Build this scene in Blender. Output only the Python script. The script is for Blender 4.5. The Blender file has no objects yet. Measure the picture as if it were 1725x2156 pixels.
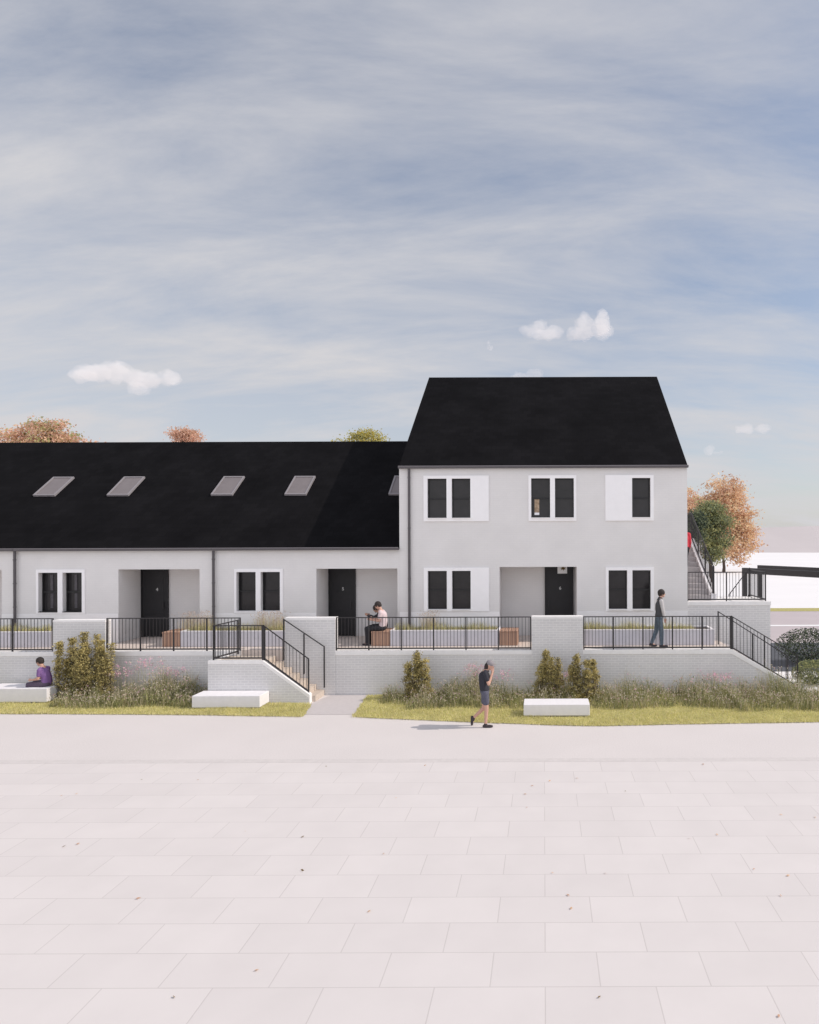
import bpy, bmesh, math, random
import numpy as np
from mathutils import Vector, Matrix

# ------------------------------------------------------------------ camera, sky, sun
sc = bpy.context.scene
col = sc.collection
F = 1400.0; VX = 1145.0; VY = 1130.0; W = 1725.0; H = 2156.0   # measured perspective of the view
CZ = 4.88
cd = bpy.data.cameras.new("camera"); cam = bpy.data.objects.new("camera", cd); col.objects.link(cam)
cam.matrix_world = Matrix.Translation((0, 0, CZ)) @ Matrix.Rotation(math.pi / 2, 4, 'X') @ Matrix.Rotation(math.radians(-0.2), 4, 'Z')
cd.sensor_fit = 'HORIZONTAL'; cd.sensor_width = 36.0; cd.lens = 36.0 * F / W
cd.shift_x = -(VX - W / 2) / W; cd.shift_y = (VY - H / 2) / W
cd.clip_start = 0.1; cd.clip_end = 5000
sc.camera = cam
sc.view_settings.view_transform = 'Standard'; sc.view_settings.look = 'None'
sc.view_settings.exposure = 0.0; sc.view_settings.gamma = 1.0
sc.cycles.volume_bounces = 6
sc.cycles.max_bounces = 8

SUN = Vector((1.0, 0.02, 0.86)).normalized()          # towards the sun
world = bpy.data.worlds.new("World"); sc.world = world; world.use_nodes = True
nt = world.node_tree; nt.nodes.clear()
def N(nt, t, **k):
    n = nt.nodes.new(t)
    for a, b in k.items(): setattr(n, a, b)
    return n
out = N(nt, 'ShaderNodeOutputWorld'); bg = N(nt, 'ShaderNodeBackground')
sky = N(nt, 'ShaderNodeTexSky', sky_type='NISHITA', sun_disc=False)
sky.sun_elevation = math.asin(SUN.z); sky.sun_rotation = math.atan2(SUN.x, SUN.y)
sky.dust_density = 1.0; sky.air_density = 1.0; sky.ozone_density = 2.5; sky.altitude = 0
bg.inputs['Strength'].default_value = 0.125
tc = N(nt, 'ShaderNodeTexCoord')
sep = N(nt, 'ShaderNodeSeparateXYZ'); nt.links.new(tc.outputs['Generated'], sep.inputs[0])
zz = N(nt, 'ShaderNodeMath', operation='ADD'); nt.links.new(sep.outputs['Z'], zz.inputs[0]); zz.inputs[1].default_value = 0.32
zm = N(nt, 'ShaderNodeMath', operation='MAXIMUM'); nt.links.new(zz.outputs[0], zm.inputs[0]); zm.inputs[1].default_value = 0.05
dv = N(nt, 'ShaderNodeVectorMath', operation='DIVIDE'); cb = N(nt, 'ShaderNodeCombineXYZ')
for i in range(3): nt.links.new(zm.outputs[0], cb.inputs[i])
nt.links.new(tc.outputs['Generated'], dv.inputs[0]); nt.links.new(cb.outputs[0], dv.inputs[1])
mp = N(nt, 'ShaderNodeMapping'); mp.inputs['Rotation'].default_value = (0, 0, math.radians(-58)); mp.inputs['Scale'].default_value = (0.7, 2.2, 1.0)
nt.links.new(dv.outputs[0], mp.inputs[0])
nz = N(nt, 'ShaderNodeTexNoise'); nz.inputs['Scale'].default_value = 2.1; nz.inputs['Detail'].default_value = 9; nz.inputs['Roughness'].default_value = 0.62; nz.inputs['Distortion'].default_value = 0.25
nt.links.new(mp.outputs[0], nz.inputs['Vector'])
rmp = N(nt, 'ShaderNodeMapRange'); rmp.inputs['From Min'].default_value = 0.36; rmp.inputs['From Max'].default_value = 0.72
rmp.inputs['To Min'].default_value = 0.30; rmp.inputs['To Max'].default_value = 0.85
nt.links.new(nz.outputs['Fac'], rmp.inputs['Value'])
ex = N(nt, 'ShaderNodeMath', operation='MULTIPLY_ADD'); nt.links.new(sep.outputs['X'], ex.inputs[0]); ex.inputs[1].default_value = .30; nt.links.new(sep.outputs['Z'], ex.inputs[2])
hzr = N(nt, 'ShaderNodeMapRange', interpolation_type='SMOOTHSTEP'); hzr.inputs['From Min'].default_value = .46; hzr.inputs['From Max'].default_value = -.02
hzr.inputs['To Min'].default_value = 0; hzr.inputs['To Max'].default_value = .36; nt.links.new(ex.outputs[0], hzr.inputs['Value'])
fa = N(nt, 'ShaderNodeMath', operation='ADD', use_clamp=True); nt.links.new(rmp.outputs[0], fa.inputs[0]); nt.links.new(hzr.outputs[0], fa.inputs[1])
mx = N(nt, 'ShaderNodeMix', data_type='RGBA'); nt.links.new(fa.outputs[0], mx.inputs['Factor'])
nt.links.new(sky.outputs[0], mx.inputs[6])
# white sky mix boosted behind the viewer, added to fill the shaded facades
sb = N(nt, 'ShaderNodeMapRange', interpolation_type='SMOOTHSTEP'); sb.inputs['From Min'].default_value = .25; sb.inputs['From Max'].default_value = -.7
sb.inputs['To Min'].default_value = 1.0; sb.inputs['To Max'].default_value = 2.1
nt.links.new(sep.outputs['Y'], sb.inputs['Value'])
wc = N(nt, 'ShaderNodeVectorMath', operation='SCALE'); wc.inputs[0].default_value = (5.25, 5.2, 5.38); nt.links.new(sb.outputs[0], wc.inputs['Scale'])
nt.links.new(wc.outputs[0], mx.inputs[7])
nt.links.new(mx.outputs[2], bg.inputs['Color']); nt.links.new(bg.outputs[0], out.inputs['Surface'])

sl = bpy.data.lights.new("sun", 'SUN'); sl.energy = 3.0; sl.angle = math.radians(0.8); sl.color = (1.0, 0.915, 0.83)
so = bpy.data.objects.new("sun", sl); col.objects.link(so)
so.rotation_euler = (-SUN).to_track_quat('-Z', 'Y').to_euler()

# ------------------------------------------------------------------ materials
def mat(name, c, rough=0.8, var=0.0, scale=6.0, bump=0.0, bscale=60.0, metal=0.0, spec=0.3, c2=None):
    m = bpy.data.materials.new(name); m.use_nodes = True; t = m.node_tree
    b = t.nodes['Principled BSDF']
    b.inputs['Roughness'].default_value = rough; b.inputs['Metallic'].default_value = metal
    b.inputs['Specular IOR Level'].default_value = spec
    b.inputs['Base Color'].default_value = (*c, 1)
    tcn = N(t, 'ShaderNodeTexCoord')
    if var > 0 or c2:
        n = N(t, 'ShaderNodeTexNoise'); n.inputs['Scale'].default_value = scale; n.inputs['Detail'].default_value = 8; n.inputs['Roughness'].default_value = 0.65
        t.links.new(tcn.outputs['Object'], n.inputs['Vector'])
        r = N(t, 'ShaderNodeMapRange'); r.inputs['From Min'].default_value = .3; r.inputs['From Max'].default_value = .7
        t.links.new(n.outputs['Fac'], r.inputs['Value'])
        x = N(t, 'ShaderNodeMix', data_type='RGBA'); t.links.new(r.outputs[0], x.inputs['Factor'])
        lo = tuple(v * (1 - var) for v in c); hi = c2 if c2 else tuple(min(1, v * (1 + var)) for v in c)
        x.inputs[6].default_value = (*lo, 1); x.inputs[7].default_value = (*hi, 1)
        t.links.new(x.outputs[2], b.inputs['Base Color'])
    if bump > 0:
        n2 = N(t, 'ShaderNodeTexNoise'); n2.inputs['Scale'].default_value = bscale; n2.inputs['Detail'].default_value = 4
        t.links.new(tcn.outputs['Object'], n2.inputs['Vector'])
        bp = N(t, 'ShaderNodeBump'); bp.inputs['Strength'].default_value = bump; bp.inputs['Distance'].default_value = 0.01
        t.links.new(n2.outputs['Fac'], bp.inputs['Height']); t.links.new(bp.outputs[0], b.inputs['Normal'])
    return m

def brick(name, c1, c2, mortar, bw=0.215, bh=0.075, bump=0.25, ms=0.010, stain=0.06, plan=False):
    m = bpy.data.materials.new(name); m.use_nodes = True; t = m.node_tree
    b = t.nodes['Principled BSDF']; b.inputs['Roughness'].default_value = 0.85; b.inputs['Specular IOR Level'].default_value = 0.2
    g = N(t, 'ShaderNodeNewGeometry'); s = N(t, 'ShaderNodeSeparateXYZ'); t.links.new(g.outputs['Position'], s.inputs[0])
    a = N(t, 'ShaderNodeMath', operation='ADD'); t.links.new(s.outputs['X'], a.inputs[0]); t.links.new(s.outputs['Y'], a.inputs[1])
    cbn = N(t, 'ShaderNodeCombineXYZ'); t.links.new(a.outputs[0], cbn.inputs[0]); t.links.new(s.outputs['Z'], cbn.inputs[1])
    if plan: t.links.new(s.outputs['X'], cbn.inputs[0]); t.links.new(s.outputs['Y'], cbn.inputs[1])
    br = N(t, 'ShaderNodeTexBrick'); t.links.new(cbn.outputs[0], br.inputs['Vector'])
    br.inputs['Scale'].default_value = 1.0; br.inputs['Brick Width'].default_value = bw; br.inputs['Row Height'].default_value = bh
    br.inputs['Mortar Size'].default_value = ms; br.inputs['Mortar Smooth'].default_value = 0.3
    br.inputs['Color1'].default_value = (*c1, 1); br.inputs['Color2'].default_value = (*c2, 1); br.inputs['Mortar'].default_value = (*mortar, 1)
    n = N(t, 'ShaderNodeTexNoise'); n.inputs['Scale'].default_value = 1.3; n.inputs['Detail'].default_value = 8
    t.links.new(g.outputs['Position'], n.inputs['Vector'])
    r = N(t, 'ShaderNodeMapRange'); r.inputs['From Min'].default_value = .3; r.inputs['From Max'].default_value = .7
    r.inputs['To Min'].default_value = 1 - stain; r.inputs['To Max'].default_value = 1 + stain * .5
    t.links.new(n.outputs['Fac'], r.inputs['Value'])
    x = N(t, 'ShaderNodeVectorMath', operation='SCALE'); t.links.new(br.outputs['Color'], x.inputs[0]); t.links.new(r.outputs[0], x.inputs['Scale'])
    t.links.new(x.outputs[0], b.inputs['Base Color'])
    bp = N(t, 'ShaderNodeBump', invert=True); bp.inputs['Strength'].default_value = bump; bp.inputs['Distance'].default_value = 0.01
    t.links.new(br.outputs['Fac'], bp.inputs['Height']); t.links.new(bp.outputs[0], b.inputs['Normal'])
    return m

M = {
 'facade': brick('painted_facade', (.735,.713,.703), (.745,.723,.713), (.715,.695,.685), bump=.18, ms=.006, stain=.04),
 'brick': brick('white_painted_brick', (.625,.61,.61), (.66,.645,.64), (.735,.72,.71), bump=.3, ms=.011),
 'coping': mat('pale_coping', (.82,.80,.79), .8, .05, 5, .1),
 'plinth': mat('pale_plinth', (.84,.82,.82), .75, .03, 4, .05),  # paler than the facade above it
 'casing': mat('white_casing', (.89,.87,.875), .6, .02, 5),
 'roof': None,
 'dark': mat('dark_steel', (.030,.027,.029), .5, .15, 20, 0, 0, 0.0, .4),
 'gutter': mat('dark_gutter', (.10,.09,.095), .5, .1, 8, 0, 0, 0, .4),
 'door': mat('black_door', (.020,.019,.021), .55, .15, 4, 0, 0, 0, .35),
 'sash': mat('black_sash', (.022,.021,.022), .5),
 'glass': mat('dark_glass', (.020,.018,.019), .15, .35, 2.0, 0, 0, 0, .35),
 'curtain': mat('grey_curtain', (.13,.12,.13), .9, .2, 20),
 'skyglass': mat('skylight_glass', (.19,.165,.165), .35, .08, 3, 0, 0, 0, .4),
 'skyframe': mat('skylight_frame', (.26,.24,.25), .5),
 'steps': mat('sandstone_steps', (.55,.47,.40), .85, .08, 8, .1),
 'greystep': mat('grey_steps', (.42,.39,.39), .85, .08, 8, .1),
 'floor': mat('terrace_paving', (.62,.54,.49), .85, .06, 4, .1),
 'path': None,
 'bench': mat('white_concrete', (.785,.76,.775), .75, .04, 6, .08),
 'planter': mat('planter_render', (.63,.61,.65), .8, .04, 5, .05),
 'wood': None,
 'soil': mat('soil', (.06,.045,.03), .95, .3, 20),
 'lawn': mat('lawn_ground', (.42,.38,.15), .95, .3, 6),
 'grassA': mat('grass_light', (.74,.69,.33), .8, .15, 2),
 'grassB': mat('grass_mid', (.60,.58,.25), .8, .15, 2),
 'grassC': mat('grass_straw', (.76,.68,.40), .8, .15, 2),
 'mA': mat('meadow_green', (.34,.34,.155), .8, .3, 3),
 'mB': mat('meadow_dark', (.21,.22,.11), .8, .3, 3),
 'mC': mat('meadow_straw', (.56,.49,.33), .8, .3, 3),
 'cream': mat('cream_petals', (.66,.59,.48), .8, .15, 9),
 'pink': mat('pink_petals', (.78,.46,.58), .8, .15, 9),
 'shA': mat('shrub_gold', (.62,.52,.23), .8, .2, 3),
 'shB': mat('shrub_olive', (.42,.36,.16), .8, .25, 3),
 'shC': mat('shrub_dark', (.20,.17,.09), .8, .25, 3),
 'orA': mat('leaf_orange', (.74,.50,.32), .8, .2, .8),
 'orB': mat('leaf_rust', (.60,.38,.26), .8, .2, .8),
 'orC': mat('leaf_amber', (.80,.61,.38), .8, .2, .8),
 'peA': mat('leaf_coral', (.76,.49,.37), .8, .2, .8),
 'grA': mat('leaf_green', (.30,.32,.17), .8, .25, .8),
 'grB': mat('leaf_deep_green', (.17,.20,.12), .8, .25, .8),
 'grC': mat('leaf_yellow_green', (.44,.43,.19), .8, .25, .8),
 'grD': mat('leaf_blue_green', (.045,.065,.05), .8, .25, .8),
 'yeA': mat('leaf_yellow', (.52,.43,.11), .8, .2, .8),
 'bark': mat('bark', (.10,.075,.06), .9, .3, 15, .3),
 'plume': mat('grass_plume', (.58,.46,.38), .85, .15, 4),
 'pinkroad': mat('pale_pink_road', (.50,.44,.45), .9, .04, .4),
 'pale': mat('pale_ground', (.80,.78,.78), .95, .03, .1),
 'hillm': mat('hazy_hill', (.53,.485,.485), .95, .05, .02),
 'asph': mat('asphalt', (.10,.105,.12), .9, .15, 2),
 'hair': mat('dark_hair', (.035,.027,.025), .7, .2, 60),
 'greyhair': mat('grey_cap_fabric', (.26,.24,.25), .8, .1, 60),
 'skin': mat('skin', (.56,.33,.25), .55, .05, 30),
 'skin2': mat('tan_skin', (.42,.24,.17), .55, .05, 30),
 'navy': mat('dark_navy_cotton', (.035,.035,.045), .9, .2, 30, .15, 200),
 'navyshorts': mat('slate_blue_shorts', (.10,.10,.135), .9, .2, 30, .15, 200),
 'vest': mat('charcoal_vest', (.07,.07,.075), .85, .15, 30, .15, 120),
 'greyknit': mat('light_grey_knit', (.50,.48,.48), .9, .1, 60, .2, 200),
 'jeans': mat('blue_jeans', (.12,.155,.195), .9, .25, 20, .15, 200),
 'shoe': mat('dark_shoe', (.05,.04,.045), .6),
 'pinkshirt': mat('pale_pink_shirt', (.66,.54,.55), .9, .06, 30, .15, 100),
 'black': mat('black_cotton', (.03,.03,.035), .9, .2, 30, .1, 200),
 'purple': mat('purple_shirt', (.22,.12,.30), .9, .12, 30, .15, 150),
 'mauve': mat('mauve_trousers', (.10,.075,.11), .9, .15, 30),
 'red': mat('red_coat', (.55,.05,.07), .8, .1, 30),
 'numeral': mat('brushed_steel_numeral', (.55,.54,.54), .4),
 'sign': mat('white_panel', (.85,.84,.83), .6),
 'leafbrown': mat('brown_leaf', (.22,.15,.06), .8),
}
for k_ in ('grassA','grassB','grassC','mA','mB','mC','cream','pink','shA','shB','shC','orA','orB','orC','peA','grA','grB','grC','grD','yeA','plume'):
    t_ = M[k_].node_tree; b_ = t_.nodes['Principled BSDF']; o_ = t_.nodes['Material Output']; b_.inputs['Specular IOR Level'].default_value = .15
    tl = N(t_, 'ShaderNodeBsdfTranslucent'); ms_ = N(t_, 'ShaderNodeMixShader'); ms_.inputs[0].default_value = .35
    src = b_.inputs['Base Color'].links[0].from_socket; t_.links.new(src, tl.inputs['Color'])
    t_.links.new(b_.outputs[0], ms_.inputs[1]); t_.links.new(tl.outputs[0], ms_.inputs[2]); t_.links.new(ms_.outputs[0], o_.inputs['Surface'])
def roof_mat():
    m = bpy.data.materials.new('slate_roof'); m.use_nodes = True; t = m.node_tree; b = t.nodes['Principled BSDF']
    b.inputs['Roughness'].default_value = .75; b.inputs['Specular IOR Level'].default_value = .02
    g = N(t, 'ShaderNodeNewGeometry'); s = N(t, 'ShaderNodeSeparateXYZ'); t.links.new(g.outputs['Position'], s.inputs[0])
    cbn = N(t, 'ShaderNodeCombineXYZ'); t.links.new(s.outputs['X'], cbn.inputs[0]); t.links.new(s.outputs['Y'], cbn.inputs[1])
    br = N(t, 'ShaderNodeTexBrick'); t.links.new(cbn.outputs[0], br.inputs['Vector'])
    br.inputs['Scale'].default_value = 1; br.inputs['Brick Width'].default_value = .30; br.inputs['Row Height'].default_value = .2
    br.inputs['Mortar Size'].default_value = .004; br.inputs['Mortar Smooth'].default_value = .2
    br.inputs['Color1'].default_value = (.0080,.0076,.0084,1); br.inputs['Color2'].default_value = (.0100,.0095,.0105,1); br.inputs['Mortar'].default_value = (.005,.005,.0055,1)
    n = N(t, 'ShaderNodeTexNoise'); n.inputs['Scale'].default_value = .7; n.inputs['Detail'].default_value = 7
    t.links.new(g.outputs['Position'], n.inputs['Vector'])
    r = N(t, 'ShaderNodeMapRange'); r.inputs['To Min'].default_value = .8; r.inputs['To Max'].default_value = 1.25
    r.inputs['From Min'].default_value = .3; r.inputs['From Max'].default_value = .7
    t.links.new(n.outputs['Fac'], r.inputs['Value'])
    x = N(t, 'ShaderNodeVectorMath', operation='SCALE'); t.links.new(br.outputs['Color'], x.inputs[0]); t.links.new(r.outputs[0], x.inputs['Scale'])
    t.links.new(x.outputs[0], b.inputs['Base Color'])
    bp = N(t, 'ShaderNodeBump', invert=True); bp.inputs['Strength'].default_value = .3; bp.inputs['Distance'].default_value = .006
    t.links.new(br.outputs['Fac'], bp.inputs['Height']); t.links.new(bp.outputs[0], b.inputs['Normal'])
    return m
M['roof'] = roof_mat()
M['paver'] = brick('large_pavers', (.645,.602,.588), (.672,.628,.613), (.55,.51,.495), bw=1.2, bh=.6, bump=.2, ms=.007, stain=.03, plan=True)
M['steppath'] = mat('grey_step_path', (.53,.49,.485), .9, .05, 9, .15)
M['edging'] = mat('pale_edging', (.60,.56,.545), .85, .06, 6, .15)
M['glimpse'] = mat('autumn_view_in_glass', (.30,.17,.08), .5, .5, 9, c2=(.55,.42,.30))
def path_mat():
    m = bpy.data.materials.new('pale_path'); m.use_nodes = True; t = m.node_tree; b = t.nodes['Principled BSDF']
    b.inputs['Roughness'].default_value = .9; b.inputs['Specular IOR Level'].default_value = .15
    g = N(t, 'ShaderNodeNewGeometry')
    n1 = N(t, 'ShaderNodeTexNoise'); n1.inputs['Scale'].default_value = 38; n1.inputs['Detail'].default_value = 5; n1.inputs['Roughness'].default_value = .7
    n2 = N(t, 'ShaderNodeTexNoise'); n2.inputs['Scale'].default_value = .55; n2.inputs['Detail'].default_value = 8
    for n in (n1, n2): t.links.new(g.outputs['Position'], n.inputs['Vector'])
    r1 = N(t, 'ShaderNodeMapRange'); r1.inputs['From Min'].default_value = .35; r1.inputs['From Max'].default_value = .65; r1.inputs['To Min'].default_value = .90; r1.inputs['To Max'].default_value = 1.05
    r2 = N(t, 'ShaderNodeMapRange'); r2.inputs['From Min'].default_value = .3; r2.inputs['From Max'].default_value = .7; r2.inputs['To Min'].default_value = .975; r2.inputs['To Max'].default_value = 1.015
    t.links.new(n1.outputs['Fac'], r1.inputs['Value']); t.links.new(n2.outputs['Fac'], r2.inputs['Value'])
    mu = N(t, 'ShaderNodeMath', operation='MULTIPLY'); t.links.new(r1.outputs[0], mu.inputs[0]); t.links.new(r2.outputs[0], mu.inputs[1])
    x = N(t, 'ShaderNodeVectorMath', operation='SCALE'); x.inputs[0].default_value = (.66,.615,.60); t.links.new(mu.outputs[0], x.inputs['Scale'])
    t.links.new(x.outputs[0], b.inputs['Base Color'])
    bp = N(t, 'ShaderNodeBump'); bp.inputs['Strength'].default_value = .25; bp.inputs['Distance'].default_value = .004
    t.links.new(n1.outputs['Fac'], bp.inputs['Height']); t.links.new(bp.outputs[0], b.inputs['Normal'])
    return m
M['path'] = path_mat()
def wood_mat():
    m = bpy.data.materials.new('timber_slats'); m.use_nodes = True; t = m.node_tree; b = t.nodes['Principled BSDF']
    b.inputs['Roughness'].default_value = .7
    tcn = N(t, 'ShaderNodeTexCoord'); w = N(t, 'ShaderNodeTexWave'); w.wave_type = 'BANDS'; w.bands_direction = 'X'
    w.inputs['Scale'].default_value = 5.0; w.inputs['Distortion'].default_value = 1.2; w.inputs['Detail'].default_value = 3
    t.links.new(tcn.outputs['Object'], w.inputs['Vector'])
    x = N(t, 'ShaderNodeMix', data_type='RGBA'); t.links.new(w.outputs['Fac'], x.inputs['Factor'])
    x.inputs[6].default_value = (.34,.20,.14,1); x.inputs[7].default_value = (.50,.31,.22,1)
    t.links.new(x.outputs[2], b.inputs['Base Color'])
    return m
M['wood'] = wood_mat()

# ------------------------------------------------------------------ helpers
def tag(o, label=None, cat=None, group=None, kind=None):
    if label: o['label'] = label
    if cat: o['category'] = cat
    if group: o['group'] = group
    if kind: o['kind'] = kind
    return o
def thing(name, label, cat, loc=(0, 0, 0), group=None, rz=0.0):
    o = bpy.data.objects.new(name, None); o.location = loc; o.rotation_euler = (0, 0, rz); o.empty_display_size = .2
    col.objects.link(o); return tag(o, label, cat, group)
def link(name, me, mats, parent=None, loc=None):
    if not isinstance(mats, (list, tuple)): mats = [mats]
    for m in mats: me.materials.append(m)
    o = bpy.data.objects.new(name, me); col.objects.link(o)
    if parent is not None: o.parent = parent
    if loc is not None: o.location = loc
    return o
class MB:
    """collects faces; coordinates are world unless an origin is given"""
    def __init__(s, org=(0, 0, 0)): s.v = []; s.f = []; s.o = Vector(org); s.mi = []
    def face(s, pts, mi=0):
        b = len(s.v); s.v += [tuple(Vector(p) - s.o) for p in pts]; s.f.append(tuple(range(b, b + len(pts)))); s.mi.append(mi)
    def box(s, x0, x1, y0, y1, z0, z1, mi=0):
        b = len(s.v)
        for x, y, z in ((x0,y0,z0),(x1,y0,z0),(x1,y1,z0),(x0,y1,z0),(x0,y0,z1),(x1,y0,z1),(x1,y1,z1),(x0,y1,z1)):
            s.v.append((x - s.o.x, y - s.o.y, z - s.o.z))
        for q in ((0,3,2,1),(4,5,6,7),(0,1,5,4),(1,2,6,5),(2,3,7,6),(3,0,4,7)):
            s.f.append(tuple(b + i for i in q)); s.mi.append(mi)
        return s
    def prism(s, poly, y0, y1, mi=0):
        """polygon in (x,z), counter-clockwise seen from -y, extruded along y"""
        n = len(poly)
        s.face([(x, y0, z) for x, z in poly], mi); s.face([(x, y1, z) for x, z in reversed(poly)], mi)
        for i in range(n):
            (xa, za), (xb, zb) = poly[i], poly[(i + 1) % n]
            s.face([(xb, y0, zb), (xa, y0, za), (xa, y1, za), (xb, y1, zb)], mi)
        return s
    def prismx(s, poly, x0, x1, mi=0):
        """polygon in (y,z), counter-clockwise seen from +x"""
        n = len(poly)
        s.face([(x1, y, z) for y, z in poly], mi); s.face([(x0, y, z) for y, z in reversed(poly)], mi)
        for i in range(n):
            (ya, za), (yb, zb) = poly[i], poly[(i + 1) % n]
            s.face([(x1, yb, zb), (x1, ya, za), (x0, ya, za), (x0, yb, zb)], mi)
        return s
    def bar(s, p, q, w, h=None, mi=0):
        """rectangular bar between two points"""
        p = Vector(p); q = Vector(q); d = (q - p).normalized(); h = h or w
        up = Vector((0, 0, 1)) if abs(d.z) < .95 else Vector((0, 1, 0))
        a = d.cross(up).normalized() * w / 2; b_ = a.cross(d).normalized() * h / 2
        A = [p - a - b_, p + a - b_, p + a + b_, p - a + b_]; B = [v + (q - p) for v in A]
        s.face(A[::-1], mi); s.face(B, mi)
        for i in range(4): j = (i + 1) % 4; s.face([A[i], A[j], B[j], B[i]], mi)
        return s
    def tube(s, pts, radii, n=8, mi=0):
        rings = []
        for i, p in enumerate(pts):
            p = Vector(p); d = (Vector(pts[min(i + 1, len(pts) - 1)]) - Vector(pts[max(i - 1, 0)])).normalized()
            up = Vector((0, 0, 1)) if abs(d.z) < .95 else Vector((0, 1, 0))
            a = d.cross(up).normalized(); b_ = a.cross(d)
            rings.append([p + (a * math.cos(t) + b_ * math.sin(t)) * radii[i] for t in [2 * math.pi * k / n for k in range(n)]])
        for i in range(len(rings) - 1):
            for k in range(n):
                j = (k + 1) % n; s.face([rings[i][k], rings[i][j], rings[i + 1][j], rings[i + 1][k]], mi)
        s.face(rings[0][::-1], mi); s.face(rings[-1], mi)
        return s
    def wall(s, x0, x1, z0, z1, y0, y1, holes=(), mi=0):
        """wall slab in x,z with rectangular holes (hx0,hx1,hz0,hz1); a hole reaching z0 stays open below"""
        xs = sorted({x0, x1, *[h[0] for h in holes], *[h[1] for h in holes]}); zs = sorted({z0, z1, *[h[2] for h in holes], *[h[3] for h in holes]})
        nx, nz_ = len(xs) - 1, len(zs) - 1
        def solid(i, k):
            if i < 0 or k < 0 or i >= nx or k >= nz_: return False
            cx, cz = (xs[i] + xs[i + 1]) / 2, (zs[k] + zs[k + 1]) / 2
            return not any(h[0] < cx < h[1] and h[2] < cz < h[3] for h in holes)
        for i in range(nx):
            for k in range(nz_):
                if not solid(i, k): continue
                a, b, c, d = xs[i], xs[i + 1], zs[k], zs[k + 1]
                s.face([(a,y0,c),(b,y0,c),(b,y0,d),(a,y0,d)], mi); s.face([(b,y1,c),(a,y1,c),(a,y1,d),(b,y1,d)], mi)
                if not solid(i - 1, k): s.face([(a,y1,c),(a,y0,c),(a,y0,d),(a,y1,d)], mi)
                if not solid(i + 1, k): s.face([(b,y0,c),(b,y1,c),(b,y1,d),(b,y0,d)], mi)
                if not solid(i, k - 1): s.face([(a,y0,c),(a,y1,c),(b,y1,c),(b,y0,c)], mi)
                if not solid(i, k + 1): s.face([(a,y0,d),(b,y0,d),(b,y1,d),(a,y1,d)], mi)
        return s
    def build(s, name, mats, parent=None, bevel=0, weld=True):
        me = bpy.data.meshes.new(name); me.from_pydata(s.v, [], s.f)
        me.polygons.foreach_set('material_index', s.mi)
        if weld:
            bm = bmesh.new(); bm.from_mesh(me); bmesh.ops.remove_doubles(bm, verts=bm.verts, dist=1e-5); bm.to_mesh(me); bm.free()
        me.update()
        loc = None
        if parent is None: loc = s.o
        elif s.o.length > 0 and parent.type == 'EMPTY': loc = s.o - parent.location
        o = link(name, me, mats, parent, loc)
        if bevel:
            b = o.modifiers.new('bevel', 'BEVEL'); b.width = bevel; b.segments = 2; b.limit_method = 'ANGLE'; b.angle_limit = math.radians(40)
        return o
def X(px, D): return (px - VX) * D / F
def Z(py, D): return CZ + (VY - py) * D / F
FD = 22.1                      # distance of the facades
def fx(px): return X(px, FD)
def fz(py): return Z(py, FD)
TZ = 1.41                      # terrace level above the path
BD = 23.4                      # back of the porches
RY = 28.0                      # ridge
PITCH = math.tan(math.radians(36.47))

# ------------------------------------------------------------------ ground
g = MB().box(-400, 400, -60, 700, -.6, -.02).build('ground', M['pale']); tag(g, 'pale flat ground reaching to the far hill', kind='structure')
def D_of(py): return F * CZ / (py - VY)
edge = [(-260, 1499), (90, 1500), (400, 1503), (640, 1508), (740, 1509), (1000, 1521), (1150, 1527), (1260, 1530), (1400, 1527), (1635, 1524), (1900, 1521)]
E = [(X(a, D_of(b)), D_of(b)) for a, b in edge]
def edge_y(x):
    for (xa, ya), (xb, yb) in zip(E, E[1:]):
        if xa <= x <= xb: return ya + (yb - ya) * (x - xa) / (xb - xa)
    return E[0][1] if x < E[0][0] else E[-1][1]
p = MB(); p.face([(-60, -30, 0), (60, -30, 0), (60, 20.6, 0), (-60, 20.6, 0)])
tag(p.build('path', M['path']), 'broad pale pinkish concrete path in front of the houses', kind='structure')
def lawn(xs, name, label, stop):
    lb = MB()
    for a, b in zip(xs, xs[1:]):
        n = 5
        for k in range(n):
            q = []
            for (x, t) in ((a, k / n), (b, k / n), (b, (k + 1) / n), (a, (k + 1) / n)):
                y0 = edge_y(x); y = y0 + (stop(x) - y0) * t
                q.append((x, y, .014 + .004 * t))
            lb.face(q)
    return tag(lb.build(name, M['lawn']), label, kind='structure')
def path_left(x):   # left lawn ends at the path to the steps
    return 20.55
xsL = [-26 + i * .5 for i in range(int((26 - 7.4) / .5) + 1)]
lawn(xsL, 'lawn', 'left strip of lawn between the path and the brick retaining wall', lambda x: 20.6 if x < -9.9 else 19.5)
# tip of the left lawn towards the path
lt = MB(); xa, xb = -7.4, X(655, 19.45)
lt.face([(-7.5, edge_y(-7.5), .014), (X(638, 18.12), 18.12, .014), (X(655, 19.4), 19.4, .014), (-7.5, 19.5, .03)])
tag(lt.build('lawn', M['lawn']), 'small corner of lawn at the foot of the front steps', kind='structure')
xr0 = X(742, 18.1)
xsR = [-4.9 + i * .5 for i in range(int(20 / .5) + 1)]
lawn(xsR, 'lawn', 'right strip of lawn between the path and the brick retaining wall', lambda x: 20.6)
lt = MB(); lt.face([(xr0, 18.1, .014), (-4.85, edge_y(-4.85), .014), (-4.85, 20.58, .03), (X(772, 20.4), 20.4, .014)])
tag(lt.build('lawn', M['lawn']), 'rounded corner of lawn beside the path to the front steps', kind='structure')

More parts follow.
